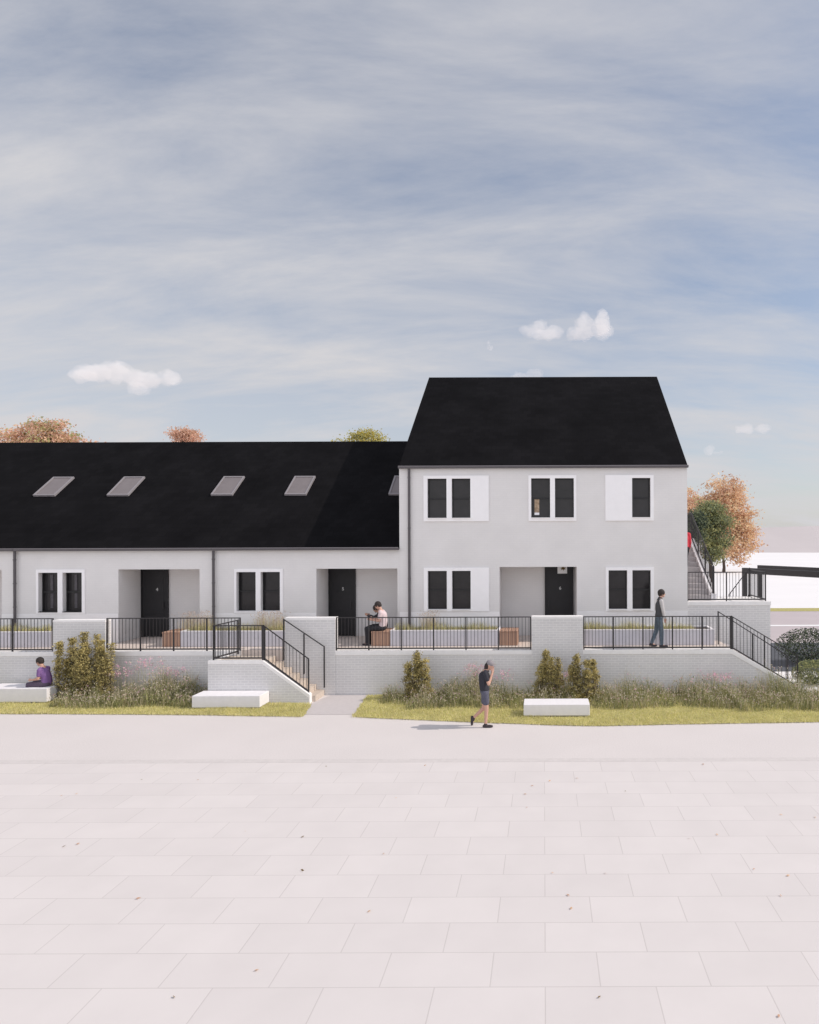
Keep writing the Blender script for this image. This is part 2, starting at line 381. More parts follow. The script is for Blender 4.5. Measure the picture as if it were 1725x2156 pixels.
pz_ = MB(); pz_.face([(-60, -30, .004), (60, -30, .004), (60, 14.4, .004), (-60, 14.4, .004)])
tag(pz_.build('forecourt_paving', M['paver']), 'large pale paving slabs nearest the viewer', kind='structure')
eg = MB().box(-60, 60, 14.4, 14.62, -.05, .006); tag(eg.build('paving_edge', M['edging']), 'flush pale stone edging between the path and the slabs', kind='structure')
# (leaves are scattered after the helpers below)
# road and far ground seen past the right end of the wall
r = MB(); r.face([(8, 30.5, -.012), (80, 30.5, -.012), (80, 43, -.012), (8, 43, -.012)]); tag(r.build('road', M['pinkroad']), 'pinkish side road beyond the right wall', kind='structure')
r = MB(); r.face([(8, 36, -.006), (80, 36, -.006), (80, 36.5, -.006), (8, 36.5, -.006)]); tag(r.build('road_line', M['sign']), 'white line along the side road', kind='structure')
r = MB(); r.face([(8, 24.0, -.012), (80, 24.0, -.012), (80, 30.4, -.012), (8, 30.4, -.012)]); tag(r.build('parking_court', M['asph']), 'dark asphalt court beyond the right wall', kind='structure')
r = MB(); r.face([(8, 43.1, -.01), (90, 43.1, -.01), (90, 45, -.01), (8, 45, -.01)]); tag(r.build('verge', M['lawn']), 'thin grass verge beyond the side road', kind='structure')
# hill
hb = MB(); xs = [-500 + 20 * i for i in range(51)]
def hz(x): return 6.6 + 1.2 * math.sin(x / 90.0) + (.02 * (x - 60) if x > 60 else 0)
for a, b in zip(xs, xs[1:]):
    ya, yb = 205 - a * .18, 205 - b * .18
    hb.face([(a, ya, -.3), (b, yb, -.3), (b, yb + 60, hz(b)), (a, ya + 60, hz(a))]); hb.face([(a, ya + 60, hz(a)), (b, yb + 60, hz(b)), (b, yb + 200, -1), (a, ya + 200, -1)])
tag(hb.build('hill', M['hillm']), 'low pale pinkish hill on the horizon', kind='structure')

# ------------------------------------------------------------------ houses
def window(parent, x0, x1, z0, z1, y, curtain=None):
    """double-hung window set into an opening; y = face of the wall"""
    yy = y + .15
    fr = MB(); t = .035
    fr.box(x0, x0 + t, yy, yy + .06, z0, z1); fr.box(x1 - t, x1, yy, yy + .06, z0, z1)
    fr.box(x0 + t, x1 - t, yy, yy + .06, z0, z0 + t); fr.box(x0 + t, x1 - t, yy, yy + .06, z1 - t, z1)
    zm_ = (z0 + z1) / 2; fr.box(x0 + t, x1 - t, yy - .005, yy + .055, zm_ - .025, zm_ + .025)
    w = fr.build('window', M['sash'], parent)
    gl = MB(); gl.face([(x0 + t, yy + .035, z0 + t), (x1 - t, yy + .035, z0 + t), (x1 - t, yy + .035, zm_ - .025), (x0 + t, yy + .035, zm_ - .025)])
    gl.face([(x0 + t, yy + .045, zm_ + .025), (x1 - t, yy + .045, zm_ + .025), (x1 - t, yy + .045, z1 - t), (x0 + t, yy + .045, z1 - t)])
    gl.build('pane', M['glass'], w)
    if curtain:
        cx = x0 + (x1 - x0) * curtain; cm = MB()
        for k in range(4): cm.box(cx + k * .022, cx + k * .022 + .016, yy + .018 + (k % 2) * .006, yy + .026 + (k % 2) * .006, z0 + .12, zm_ - .05); cm.box(cx + k * .022, cx + k * .022 + .016, yy + .018 + (k % 2) * .006, yy + .026 + (k % 2) * .006, zm_ + .05, z1 - .08)
        cm.build('curtain', M['curtain'], w)
    sl_ = MB().box(x0 + .004, x1 - .004, y - .045, yy - .002, z0 - .0, z0 + .018).build('sill', M['sash'] if curtain else M['casing'], w)
    return w
def numeral(parent, txt, x, y, z, size=.15):
    cu = bpy.data.curves.new('numeral', 'FONT'); cu.body = txt; cu.size = size; cu.extrude = .006; cu.align_x = 'CENTER'; cu.align_y = 'CENTER'; cu.offset = .003
    tmp = bpy.data.objects.new('tmp', cu); col.objects.link(tmp)
    me = bpy.data.meshes.new_from_object(tmp); bpy.data.objects.remove(tmp)
    me.transform(Matrix.Translation((x, y, z)) @ Matrix.Rotation(math.pi / 2, 4, 'X'))
    return link('house_number', me, M['numeral'], parent)
def door(parent, x0, x1, z0, z1, y, num, hinge='l', lite=False):
    d = MB(); t = .05
    d.box(x0 + t, x1 - t, y - .02, y + .03, z0 + .02, z1 - t)
    if not lite:
        for k in range(3):
            zz0 = z0 + .12 + k * (z1 - z0 - .2) / 3; d.box(x0 + t + .1, x1 - t - .1, y - .026, y - .021, zz0, zz0 + (z1 - z0 - .2) / 3 - .08)
    dr = d.build('door', M['door'], parent, bevel=.003)
    f = MB(); f.box(x0, x0 + t, y - .04, y + .04, z0, z1); f.box(x1 - t, x1, y - .04, y + .04, z0, z1); f.box(x0 + t, x1 - t, y - .04, y + .04, z1 - t, z1)
    f.build('door_frame', M['door'], dr)
    hx = x1 - t - .09 if hinge == 'l' else x0 + t + .09
    h = MB(); h.bar((hx, y - .07, z0 + 1.0), (hx, y - .07, z0 + 1.25), .022); h.bar((hx, y - .07, z0 + 1.03), (hx, y - .02, z0 + 1.03), .018); h.bar((hx, y - .07, z0 + 1.22), (hx, y - .02, z0 + 1.22), .018)
    h.build('handle', M['dark'], dr)
    if num: numeral(dr, num, (x0 + x1) / 2 + .1 if num == '4' else (x0 + x1) / 2 + .04, y - .034, z0 + 1.66)
    return dr
def skylight(parent, xl, eave_z):
    y0, y1 = 24.63, 25.67; w = .80
    def P(x, y, h): return (x, y - h * .594, eave_z + PITCH * (y - FD) + h * .804)
    def slab(mb, a, b, c, d, h0, h1):
        lo = [P(a, c, h0), P(b, c, h0), P(b, d, h0), P(a, d, h0)]; hi = [P(a, c, h1), P(b, c, h1), P(b, d, h1), P(a, d, h1)]
        mb.face(hi); mb.face(lo[::-1])
        for i in range(4): j = (i + 1) % 4; mb.face([lo[i], lo[j], hi[j], hi[i]])
    f = MB(); t = .06
    slab(f, xl, xl + t, y0, y1, -.02, .07); slab(f, xl + w - t, xl + w, y0, y1, -.02, .07)
    slab(f, xl + t, xl + w - t, y0, y0 + t * .8, -.02, .07); slab(f, xl + t, xl + w - t, y1 - t * .8, y1, -.02, .07)
    fr = f.build('skylight', M['skyframe'], parent)
    gl = MB(); slab(gl, xl + t, xl + w - t, y0 + t * .8, y1 - t * .8, .02, .045)
    gl.build('pane', M['skyglass'], fr)
def roof(parent, x0, x1, eave_z):
    y0, y1 = FD - .06, RY; th = .05
    z0 = eave_z + PITCH * (y0 - FD); zr = eave_z + PITCH * (RY - FD)
    rb = MB()
    rb.prismx([(y0, z0), (y0, z0 - th), (RY, zr - th), (2 * RY - y0, z0 - th), (2 * RY - y0, z0), (RY, zr)][::-1], x0, x1)
    r_ = rb.build('roof', M['roof'], parent)
    return r_
def fix_normals(o):
    bm = bmesh.new(); bm.from_mesh(o.data); bmesh.ops.recalc_face_normals(bm, faces=bm.faces); bm.to_mesh(o.data); bm.free()
def gutter(parent, x0, x1, z, h=.105):
    gm = MB(); y = FD - .06
    gm.box(x0, x1, y - .11, y - .002, z - h, z - .03)
    go = gm.build('gutter', M['gutter'], parent, bevel=.008)
    gl = MB(); gl.box(x0, x1, y - .115, y - .095, z - .03, z - .012).build('gutter_lip', M['skyframe'], go)
def downpipe(parent, x, z0, z1):
    pm = MB(); pm.tube([(x, FD - .09, z0), (x, FD - .09, z1)], [.042, .042], 12)
    for k in range(4):
        zc_ = z0 + .4 + k * (z1 - z0 - .7) / 3; pm.tube([(x, FD - .09, zc_), (x, FD - .09, zc_ + .04)], [.05, .05], 12)
    pm.build('downpipe', M['gutter'], parent)

def low_house(k, label, num, XR, clip, pipe=True):
    """k = number of bays to the left of the last one"""
    off = -k * 6.58; x1 = clip; x0 = XR - 6.58
    t = thing('terraced_house', label, 'house', (x0, FD, TZ), 'single-storey terraced houses under one long black roof')
    T = lambda px: fx(px) + off
    rec = (T(666), min(T(837), clip - .07), TZ - .1, 3.84)
    h1 = (T(498), T(539), fz(1285.5), fz(1202)); h2 = (T(549), T(590), fz(1285.5), fz(1202))
    zt = fz(1152)
    w = MB((x0, FD, TZ)); w.wall(x0, x1, TZ - .1, zt - .03, FD, FD + .25, [rec, h1, h2])
    # party walls, rear wall and gable ends
    w.box(x0, x0 + .12, FD + .25, 2 * RY - FD, TZ - .1, zt - .03); w.box(x0 + .12, x1, 2 * RY - FD - .25, 2 * RY - FD, TZ - .1, zt - .03)
    if num is None:
        w.prismx([(FD + .02, zt - .029), (2 * RY - FD - .02, zt - .029), (RY, zt + PITCH * (RY - FD) - .05)], x0, x0 + .12)
    w.build('wall', M['facade'], t)
    rc = MB((x0, FD, TZ)); a, b, c, d = rec
    rc.face([(a, FD + .25, c), (a, FD + .25, d), (a, BD, d), (a, BD, c)]); rc.face([(b, FD + .25, c), (b, BD, c), (b, BD, d), (b, FD + .25, d)])
    rc.face([(a, BD, c), (b, BD, c), (b, BD, d), (a, BD, d)]); rc.face([(a, FD + .25, d), (b, FD + .25, d), (b, BD, d), (a, BD, d)])
    rc.build('porch_recess', M['facade'], t)
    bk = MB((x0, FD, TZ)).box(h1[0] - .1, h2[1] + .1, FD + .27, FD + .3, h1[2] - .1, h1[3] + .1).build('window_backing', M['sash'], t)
    cs = MB((x0, FD, TZ)); e = .003
    cs.wall(T(493.5), T(596), fz(1288.5), fz(1195.5), FD - .03, FD + .012, [(h[0] + e, h[1] - e, h[2] + e, h[3] - e) for h in (h1, h2)])
    cs.build('window_casing', M['casing'], t)
    pl = MB((x0, FD, TZ)); zp = fz(1289)
    pl.box(x0, rec[0], FD - .012, FD + .01, TZ - .05, zp).build('plinth', M['plinth'], t)
    if rec[1] + .15 < x1: MB((x0, FD, TZ)).box(rec[1], x1, FD - .012, FD + .01, TZ - .05, zp).build('plinth', M['plinth'], t)
    for h in (h1, h2):
        w_ = window(t, *h, FD, curtain=.42 if k else None); w_.location = -t.location
    dx0 = X(692, BD) + off
    dr = door(t, max(dx0, rec[0] + .004), dx0 + .96, TZ + .0, 3.838, BD - .05, num); dr.location = -t.location
    ro = roof(t, x0, x1 - .002, zt + .03); ro.location = -t.location; fix_normals(ro)
    for s in (-5.22, -1.37):
        n_ = skylight(t, XR + s, zt + .03)
    gutter(t, x0 + .002, x1 - .004, zt + .03)
    if pipe: downpipe(t, x0 + .01, TZ, zt - .08)
    for ch in t.children:
        if ch.name.split('.')[0] in ('skylight', 'gutter', 'downpipe'): ch.location = -t.location
    return t
low_house(0, 'single-storey white house with black door numbered 5, joined to the tall house', '5', -4.37, -4.795)
low_house(1, 'single-storey white house with black door numbered 4 and two skylights', '4', -10.95, -10.952)
low_house(2, 'single-storey white house at the far left end, beyond the house numbered 4', None, -17.53, -17.532)

# two-storey house
x0, x1 = fx(841.5), fx(1447.5)
t = thing('two_storey_house', 'tall white two-storey house with steep black roof and black door numbered 6', 'house', (x0, FD, TZ))
zt = 7.215
BF = FD - .02
up1 = [(fx(901), fx(941.5), fz(1091), fz(1007)), (fx(952), fx(991.5), fz(1091), fz(1007))]
up2 = [(fx(1119), fx(1159), fz(1091), fz(1007)), (fx(1169), fx(1209), fz(1091), fz(1007))]
up3 = [(fx(1331), fx(1370), fz(1091), fz(1007))]
lo1 = [(fx(901), fx(941.5), fz(1283), fz(1201)), (fx(952), fx(991.5), fz(1283), fz(1201))]
lo3 = [(fx(1281), fx(1320.5), fz(1284), fz(1201)), (fx(1331), fx(1370), fz(1284), fz(1201))]
rec = (fx(1052), fx(1214.5), TZ - .1, fz(1193.5))
OR = (x0, FD, TZ)
w = MB(OR); w.wall(x0, x1, TZ - .1, zt - .03, BF, FD + .25, [rec] + up1 + up2 + up3 + lo1 + lo3)
for a in (x0, x1 - .2):
    w.box(a, a + .2, FD + .25, 2 * RY - FD, TZ - .1, zt - .03)
    w.prismx([(FD + .02, zt - .029), (2 * RY - FD - .02, zt - .029), (RY, zt + PITCH * (RY - FD) - .05)], a, a + .2)
w.box(x0 + .2, x1 - .2, 2 * RY - FD - .25, 2 * RY - FD, TZ - .1, zt - .03)
w.build('wall', M['facade'], t)
rc = MB(OR); a, b, c, d = rec
rc.face([(a, FD + .25, c), (a, FD + .25, d), (a, BD, d), (a, BD, c)]); rc.face([(b, FD + .25, c), (b, BD, c), (b, BD, d), (b, FD + .25, d)])
rc.face([(a, BD, c), (b, BD, c), (b, BD, d), (a, BD, d)]); rc.face([(a, FD + .25, d), (b, FD + .25, d), (b, BD, d), (a, BD, d)])
rc.build('porch_recess', M['facade'], t)
for hs, (ca, cb_, cc, cd_) in ((up1, (893, 1030, 1097, 1001)), (up2, (1113.5, 1214, 1097, 1001)), (up3, (1275, 1376.5, 1097, 1001)), (lo1, (893, 1030, 1286.5, 1194.5)), (lo3, (1275, 1376.5, 1287, 1195))):
    cs = MB(OR); e = .003
    cs.wall(fx(ca), fx(cb_), fz(cc), fz(cd_), BF - .045, BF + .012, [(h[0] + e, h[1] - e, h[2] + e, h[3] - e) for h in hs])
    cs.build('window_casing', M['casing'], t)
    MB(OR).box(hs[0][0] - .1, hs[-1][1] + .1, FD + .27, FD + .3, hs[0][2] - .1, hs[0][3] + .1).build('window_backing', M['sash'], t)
    for h in hs:
        w_ = window(t, *h, BF - .06); w_.location = -t.location
        if hs is up2 and h is up2[0]:
            ga, gb = fx(1126), fx(1136); MB().box(ga, gb, BF + .108, BF + .112, fz(1084), fz(1049)).build('rear_view_glimpse', M['glimpse'], w_)
            MB().box(ga, gb, BF + .104, BF + .107, fz(1084), fz(1079)).build('rear_sill_glimpse', M['casing'], w_)
pl = MB(OR); zp = fz(1287.5)
pl.box(x0, rec[0], BF - .012, BF + .01, TZ - .05, zp).build('plinth', M['plinth'], t); MB(OR).box(rec[1], x1, BF - .012, BF + .01, TZ - .05, zp).build('plinth', M['plinth'], t)
dr = door(t, X(1147, BD), min(X(1207, BD), rec[1] - .004), TZ, rec[3] - .003, BD - .05, '6', 'r', lite=True); dr.location = -t.location
lp = MB(); la, lb_ = X(1174, BD), X(1194, BD); lz = Z(1207.5, BD); yq = BD - .075
lp.box(la, lb_, yq, yq + .004, lz, rec[3] - .055).build('vision_panel', M['sign'], dr)
lf = MB(); cx = (la + lb_) / 2 + .03; zc_ = rec[3] - .11
for k in range(7):
    an = k * .9 + .3; c_ = Vector((cx + .05 * math.cos(an), yq - .004, zc_ + .035 * math.sin(an)))
    u = Vector((math.cos(an), 0, math.sin(an))) * .055; v = Vector((-math.sin(an), 0, math.cos(an))) * .022
    lf.face([c_ - u, c_ - v, c_ + u, c_ + v])
lf.build('leaf_sprig', M['leafbrown'], dr)
ro = roof(t, x0 - .01, x1 + .02, zt + .03); ro.location = -t.location; fix_normals(ro)
gutter(t, x0 - .01, x1 + .02, zt + .03, .095); downpipe(t, fx(863), TZ, zt - .08)
for ch in t.children:
    if ch.name.split('.')[0] in ('gutter', 'downpipe'): ch.location = -t.location

# ------------------------------------------------------------------ terrace and retaining walls
WD = 20.59
def wx(px): return X(px, WD)
fl = MB(); fl.box(-26, wx(1540), WD + .3, BD - .003, 1.2, TZ - .004); fl.box(wx(507) + .002, wx(596) - .002, WD + .002, WD + .3, -.1, TZ - .006)
tag(fl.build('terrace_paving', M['floor']), 'raised warm paving of the terrace in front of the doors', kind='structure')
xe = wx(1540); xs_end = 7.82
t = thing('retaining_wall', 'long white brick retaining wall right of the front steps', 'wall', (wx(596), WD, 0))
o = MB((wx(596), WD, 0)); o.prism([(wx(596), -.1), (xs_end + .1, -.1), (xs_end + .1, .02), (xe, 1.23), (wx(596), 1.23)], WD, WD + .3).build('wall', M['brick'], t)
o = MB((wx(596), WD, 0)); o.prism([(wx(596), 1.23), (xe, 1.23), (xs_end + .1, .02), (xs_end + .1, .15), (xe + .02, 1.37), (wx(596), 1.37)], WD - .015, WD + .3).build('coping', M['coping'], t, bevel=.006)
t = thing('retaining_wall', 'white brick retaining wall left of the front steps, behind the tall shrubs', 'wall', (-26, WD, 0))
MB((-26, WD, 0)).box(-26, wx(507), WD, WD + .3, -.1, 1.23).build('wall', M['brick'], t)
MB((-26, WD, 0)).box(-26, wx(507), WD - .015, WD + .3, 1.23, 1.37).build('coping', M['coping'], t, bevel=.006)
for a, b, pz, lab in ((112, 222, 2.35, 'raised white brick pier above the tall shrubs'), (600, 706, 2.40, 'raised white brick pier beside the front steps'), (1119, 1227, 2.415, 'raised white brick pier in front of the door numbered 6')):
    t = thing('brick_pier', lab, 'brick pier', (wx(a), WD, 0), 'raised brick piers of the terrace wall')
    MB((wx(a), WD, 0)).box(wx(a), wx(b), WD - .02, WD + .25, -.1, pz - .07).build('pier', M['brick'], t)
    MB((wx(a), WD, 0)).box(wx(a) - .004, wx(b) + .004, WD - .026, WD + .256, pz - .07, pz).build('coping', M['coping'], t, bevel=.006)

# front steps on the left, going down to the right
SD = 19.57
lz0 = 1.23; xl = -8.3; n = 7
st = thing('front_steps', 'sandy front steps going down right behind the white brick parapet', 'steps', (-9.9, SD, 0))
s_ = MB((-9.9, SD, 0)); poly = [(-9.7, -.1), (-9.7, lz0), (xl, lz0)]
tr = .25; rz_ = lz0 / n
for i in range(1, n): poly += [(xl + (i - 1) * tr, lz0 - i * rz_), (xl + i * tr, lz0 - i * rz_)]
poly += [(xl + (n - 1) * tr, -.1)]
s_.prism(poly[::-1], SD + .19, WD - .003).build('steps', M['steps'], st)
pr = MB((-9.9, SD, 0)); pe = -6.93
pr.prism([(-9.9, -.1), (pe, -.1), (pe, .16), (xl, 1.16), (-9.9, 1.16)], SD, SD + .18)
pr.box(-9.9, -9.72, SD + .18, WD - .001, -.1, 1.16)
pr.build('parapet', M['brick'], st)
cp = MB((-9.9, SD, 0)); cp.prism([(-9.9, 1.16), (xl, 1.16), (pe, .16), (pe, -.1), (pe + .03, -.1), (pe + .03, .25), (xl + .02, 1.26), (-9.9, 1.26)], SD - .008, SD + .188)
cp.box(-9.9, -9.70, SD + .188, WD - .016, 1.16, 1.26); cp.build('coping', M['coping'], st, bevel=.005)

sp_ = MB(); sp_.face([(X(640, 18.3), 18.3, .005), (-5.15, 18.3, .005), (-5.35, 20.57, .005), (-6.6, 20.57, .005), (-6.85, 19.6, .005)])
tag(sp_.build('step_path', M['steppath']), 'short greyer path joining the broad path to the front steps', kind='structure')
# right-hand steps down
st = thing('side_steps', 'grey steps going down right behind the sloping end of the wall', 'steps', (xe, WD, 0))
s_ = MB((xe, WD, 0)); n = 8; tr = .25; rz_ = TZ / n; poly = [(xe, -.1)]; poly = [(xe + .001, -.1), (xe + .001, TZ - .01)]
poly += [(xe + .12, TZ - .01)]
for i in range(1, n): poly += [(xe + .12 + (i - 1) * tr, TZ - i * rz_), (xe + .12 + i * tr, TZ - i * rz_)]
poly += [(xe + .12 + (n - 1) * tr, -.1)]
s_.prism(poly[::-1], WD + .302, 21.55).build('steps', M['greystep'], st)

# upper terrace wall at the right of the tall house
UX0, UX1, UD, UZ = x1 + .005, X(1622, 22.15), 22.15, 2.70
t = thing('upper_wall', 'tall plain white brick wall holding the upper landing beside the tall house', 'wall', (UX0, UD, 0))
MB((UX0, UD, 0)).box(UX0, UX1, UD, 24.0, -.1, UZ - .13).build('wall', M['brick'], t)
MB((UX0, UD, 0)).box(UX0, UX1 + .02, UD - .02, 24.02, UZ - .13, UZ).build('coping', M['coping'], t, bevel=.006)
st = thing('upper_steps', 'grey steps climbing away along the side of the tall house', 'steps', (UX0, 22.6, UZ))
xp0, xp1 = 5.66, 5.84; n = 11; run = .30; ri = .176
poly = [(22.55, UZ + .001)]
for i in range(n): poly += [(22.55 + i * run, UZ + (i + 1) * ri), (22.55 + (i + 1) * run, UZ + (i + 1) * ri)]
yt = 22.55 + n * run; zt2 = UZ + n * ri
poly += [(yt + 3, zt2), (yt + 3, -.1), (24.03, -.1), (24.03, UZ + .001)]
s_ = MB((UX0, 22.6, UZ)); s_.prismx(poly[::-1], UX0 + .002, xp0); so_ = s_.build('steps', M['greystep'], st); fix_normals(so_)
poly = [(22.5, UZ + .001), (22.5, UZ + .22), (yt, zt2 + .16), (yt + 3, zt2 + .16), (yt + 3, -.1), (24.03, -.1), (24.03, UZ + .001)]
s_ = MB((UX0, 22.6, UZ)); s_.prismx(poly[::-1], xp0 + .001, xp1); so_ = s_.build('parapet', M['bench'], st); fix_normals(so_)

# ------------------------------------------------------------------ railings
def railing(label, pts, H_=1.02, posts=None, balusters=True, thick=(), step=.105, gap=.06, bottom=True, name='railing', cat='railing', spacing=1.01, ends=True):
    """pts: base line (x,y,z of the surface it stands on)"""
    P = [Vector(p) for p in pts]; root = thing(name, label, cat, P[0], 'black steel railings')
    o0 = P[0]
    top = MB(o0); bot = MB(o0)
    for a, b in zip(P, P[1:]):
        d = (b - a).normalized() * .02
        top.bar(a + Vector((0, 0, H_)) - d, b + Vector((0, 0, H_)) + d, .030, .028)
        if bottom: bot.bar(a + Vector((0, 0, gap)) - d * 0, b + Vector((0, 0, gap)), .034, .040)
    top.build('top_rail', M['dark'], root)
    if bottom: bot.build('bottom_rail', M['dark'], root)
    hb_ = H_ - gap - .045
    bme = MB(); bme.bar((0, 0, 0), (0, 0, hb_), .012); bal = None
    pme = {}
    cnt = 0
    for si, (a, b) in enumerate(zip(P, P[1:])):
        L = (Vector((b.x, b.y)) - Vector((a.x, a.y))).length; m = max(1, round(L / spacing))
        for k in range(m + 1):
            if k == m and si < len(P) - 2: continue
            if not ends and ((si == 0 and k == 0) or (si == len(P) - 2 and k == m)): continue
            q = a.lerp(b, k / m); w_ = .068 if (si, k) in thick else .036
            if w_ not in pme:
                mb = MB(); mb.bar((0, 0, -.03), (0, 0, H_ - .018), w_); o = mb.build('post', M['dark'], root); pme[w_] = o
            else:
                o = pme[w_].copy(); col.objects.link(o); o.parent = root
            o.location = q - o0
        if balusters:
            nb = max(1, int(round(L / step)))
            for k in range(nb):
                tt = (k + .5) / nb
                if min(abs(tt - j / m) for j in range(m + 1)) * L < .03: continue
                q = a.lerp(b, tt) + Vector((0, 0, gap + .026))
                if bal is None: bal = bme.build('baluster', M['dark'], root); o = bal
                else: o = bal.copy(); col.objects.link(o); o.parent = root
                o.location = q - o0; o.rotation_euler = (0, 0, 0)
                cnt += 1
    return root
RD = 20.63
def rx(px): return X(px, RD)
CT = 1.37
railing('black railing bay at the far left behind the seated person in purple', [(rx(-60), RD, CT), (rx(111), RD, CT)])
railing('black railing in front of the door numbered 4', [(rx(225), RD, CT), (rx(505), RD, CT)])
railing('long black railing in front of the sitting couple, between two brick piers', [(rx(708), RD, CT), (rx(1117), RD, CT)])
railing('black railing at the right turning down along the side steps', [(rx(1229), RD, CT), (rx(1540), RD, CT), (7.86, RD, CT - 1.22)], thick={(1, 0)})
railing('black railing around the landing of the front steps with its sloping rail', [(rx(503), WD - .03, 1.31), (-9.78, SD + .1, 1.26), (xl, SD + .1, 1.26), (-6.97, SD + .1, .27)], thick={(2, 0)})
railing('plain sloping handrail against the brick wall of the front steps', [(X(597, 20.4), 20.40, 1.14), (X(682, 20.4), 20.40, .30)], H_=1.23, balusters=False, bottom=False, name='handrail', cat='handrail', spacing=.62)
railing('far black handrail of the side steps against the tall brick wall', [(X(1512, 21.3), 21.3, TZ), (X(1512, 21.3) + 2.2, 21.3, TZ - 1.42)], H_=1.05, balusters=False, bottom=False, name='handrail', cat='handrail', spacing=1.0)
railing('black railing on top of the upper wall beside the tall house', [(UX0 + .03, UD + .1, UZ), (7.42, UD + .1, UZ), (7.42, 23.9, UZ)], spacing=1.3, H_=.97)
railing('tall black railing climbing beside the upper steps', [(5.75, 22.55, UZ + .16), (5.75, yt, zt2 + .14), (5.75, yt + 2.6, zt2 + .14)], spacing=1.0, thick={(0, 0)})
railing('short sloping black railing behind the upper landing', [(X(1578, 23.95), 23.95, UZ), (X(1536, 23.95), 24.0, UZ - .95)], spacing=.8)

# ------------------------------------------------------------------ planters, benches
def wood_bench(pa, pb, lab):
    a, b = X(pa, 21.2), X(pb, 21.2); t = thing('wooden_bench', lab, 'bench', ((a + b) / 2, 21.6, TZ), 'timber bench boxes')
    m_ = MB(((a + b) / 2, 21.6, TZ)); nn = 8; sw = (b - a) / nn
    m_.box(a + .01, b - .01, 21.22, 22.05, TZ, TZ + .42)
    m_.build('base', M['wood'], t)
    s = MB(((a + b) / 2, 21.6, TZ))
    for k in range(nn): s.box(a + k * sw + .004, a + (k + 1) * sw - .004, 21.2, 22.07, TZ + .42, TZ + .465)
    s.build('seat', M['wood'], t, bevel=.004)
wood_bench(340, 379, 'timber box bench in front of the door numbered 4')
wood_bench(780.5, 821, 'timber box bench with two people sitting on it')
wood_bench(1051, 1090, 'empty timber box bench left of the brick pier by the door numbered 6')
rng = np.random.default_rng(7)
def blades(name, base, h, w, mats, parent=None, lean=.35, kind=None, segs=2, mi=None, tipfrac=None, org=(0, 0, 0)):
    """many bent grass blades; base (n,3), h (n,)"""
    n = len(base); an = rng.uniform(0, 2 * np.pi, n); d = np.stack([np.cos(an), np.sin(an), np.zeros(n)], 1)
    la = rng.uniform(0, 2 * np.pi, n); ld = np.stack([np.cos(la), np.sin(la), np.zeros(n)], 1) * (rng.uniform(.1, 1, n) * lean * h)[:, None]
    w = np.broadcast_to(w, (n,))[:, None] / 2; up = np.array([0, 0, 1.0])
    b = base - np.array(org)
    v0 = b - d * w; v1 = b + d * w; mid = b + ld * .3 + up * (h * .55)[:, None]
    v2 = mid + d * w * .7; v3 = mid - d * w * .7; v4 = b + ld + up * h[:, None]
    V = np.stack([v0, v1, v2, v3, v4], 1).reshape(-1, 3)
    i = np.arange(n)[:, None] * 5
    me = bpy.data.meshes.new(name); me.vertices.add(5 * n); me.vertices.foreach_set('co', V.ravel())
    loops = np.concatenate([i + np.array([0, 1, 2, 3]), i + np.array([3, 2, 4])], 1).ravel()
    me.loops.add(7 * n); me.loops.foreach_set('vertex_index', loops.astype(np.int32))
    me.polygons.add(2 * n); ls = (np.arange(n)[:, None] * 7 + np.array([0, 4])).ravel(); lt_ = np.tile([4, 3], n)
    me.polygons.foreach_set('loop_start', ls.astype(np.int32)); me.polygons.foreach_set('loop_total', lt_.astype(np.int32))
    if mi is None: mi = rng.integers(0, len(mats), n)
    me.polygons.foreach_set('material_index', np.repeat(mi, 2).astype(np.int32)); me.update(calc_edges=True)
    o = link(name, me, list(mats), parent, None if parent is not None else org)
    return o, V.reshape(n, 5, 3)[:, 4] + np.array(org)
def leaves(name, C, size, mats, parent=None, mi=None, org=(0, 0, 0), flat=.0, aspect=.55):
    n = len(C); a = rng.normal(size=(n, 3)); a[:, 2] *= (1 - flat); a /= np.linalg.norm(a, axis=1)[:, None]
    b = rng.normal(size=(n, 3)); b[:, 2] *= (1 - flat); b -= (b * a).sum(1)[:, None] * a; b /= np.linalg.norm(b, axis=1)[:, None] + 1e-9
    s = np.broadcast_to(size, (n,))[:, None]; C = C - np.array(org)
    V = np.stack([C - a * s, C - b * s * aspect, C + a * s, C + b * s * aspect], 1).reshape(-1, 3)
    me = bpy.data.meshes.new(name); me.vertices.add(4 * n); me.vertices.foreach_set('co', V.ravel())
    me.loops.add(4 * n); me.loops.foreach_set('vertex_index', np.arange(4 * n, dtype=np.int32))
    me.polygons.add(n); me.polygons.foreach_set('loop_start', (np.arange(n) * 4).astype(np.int32)); me.polygons.foreach_set('loop_total', np.full(n, 4, np.int32))
    if mi is None: mi = rng.integers(0, len(mats), n)
    me.polygons.foreach_set('material_index', mi.astype(np.int32)); me.update(calc_edges=True)
    return link(name, me, list(mats), parent, None if parent is not None else org)

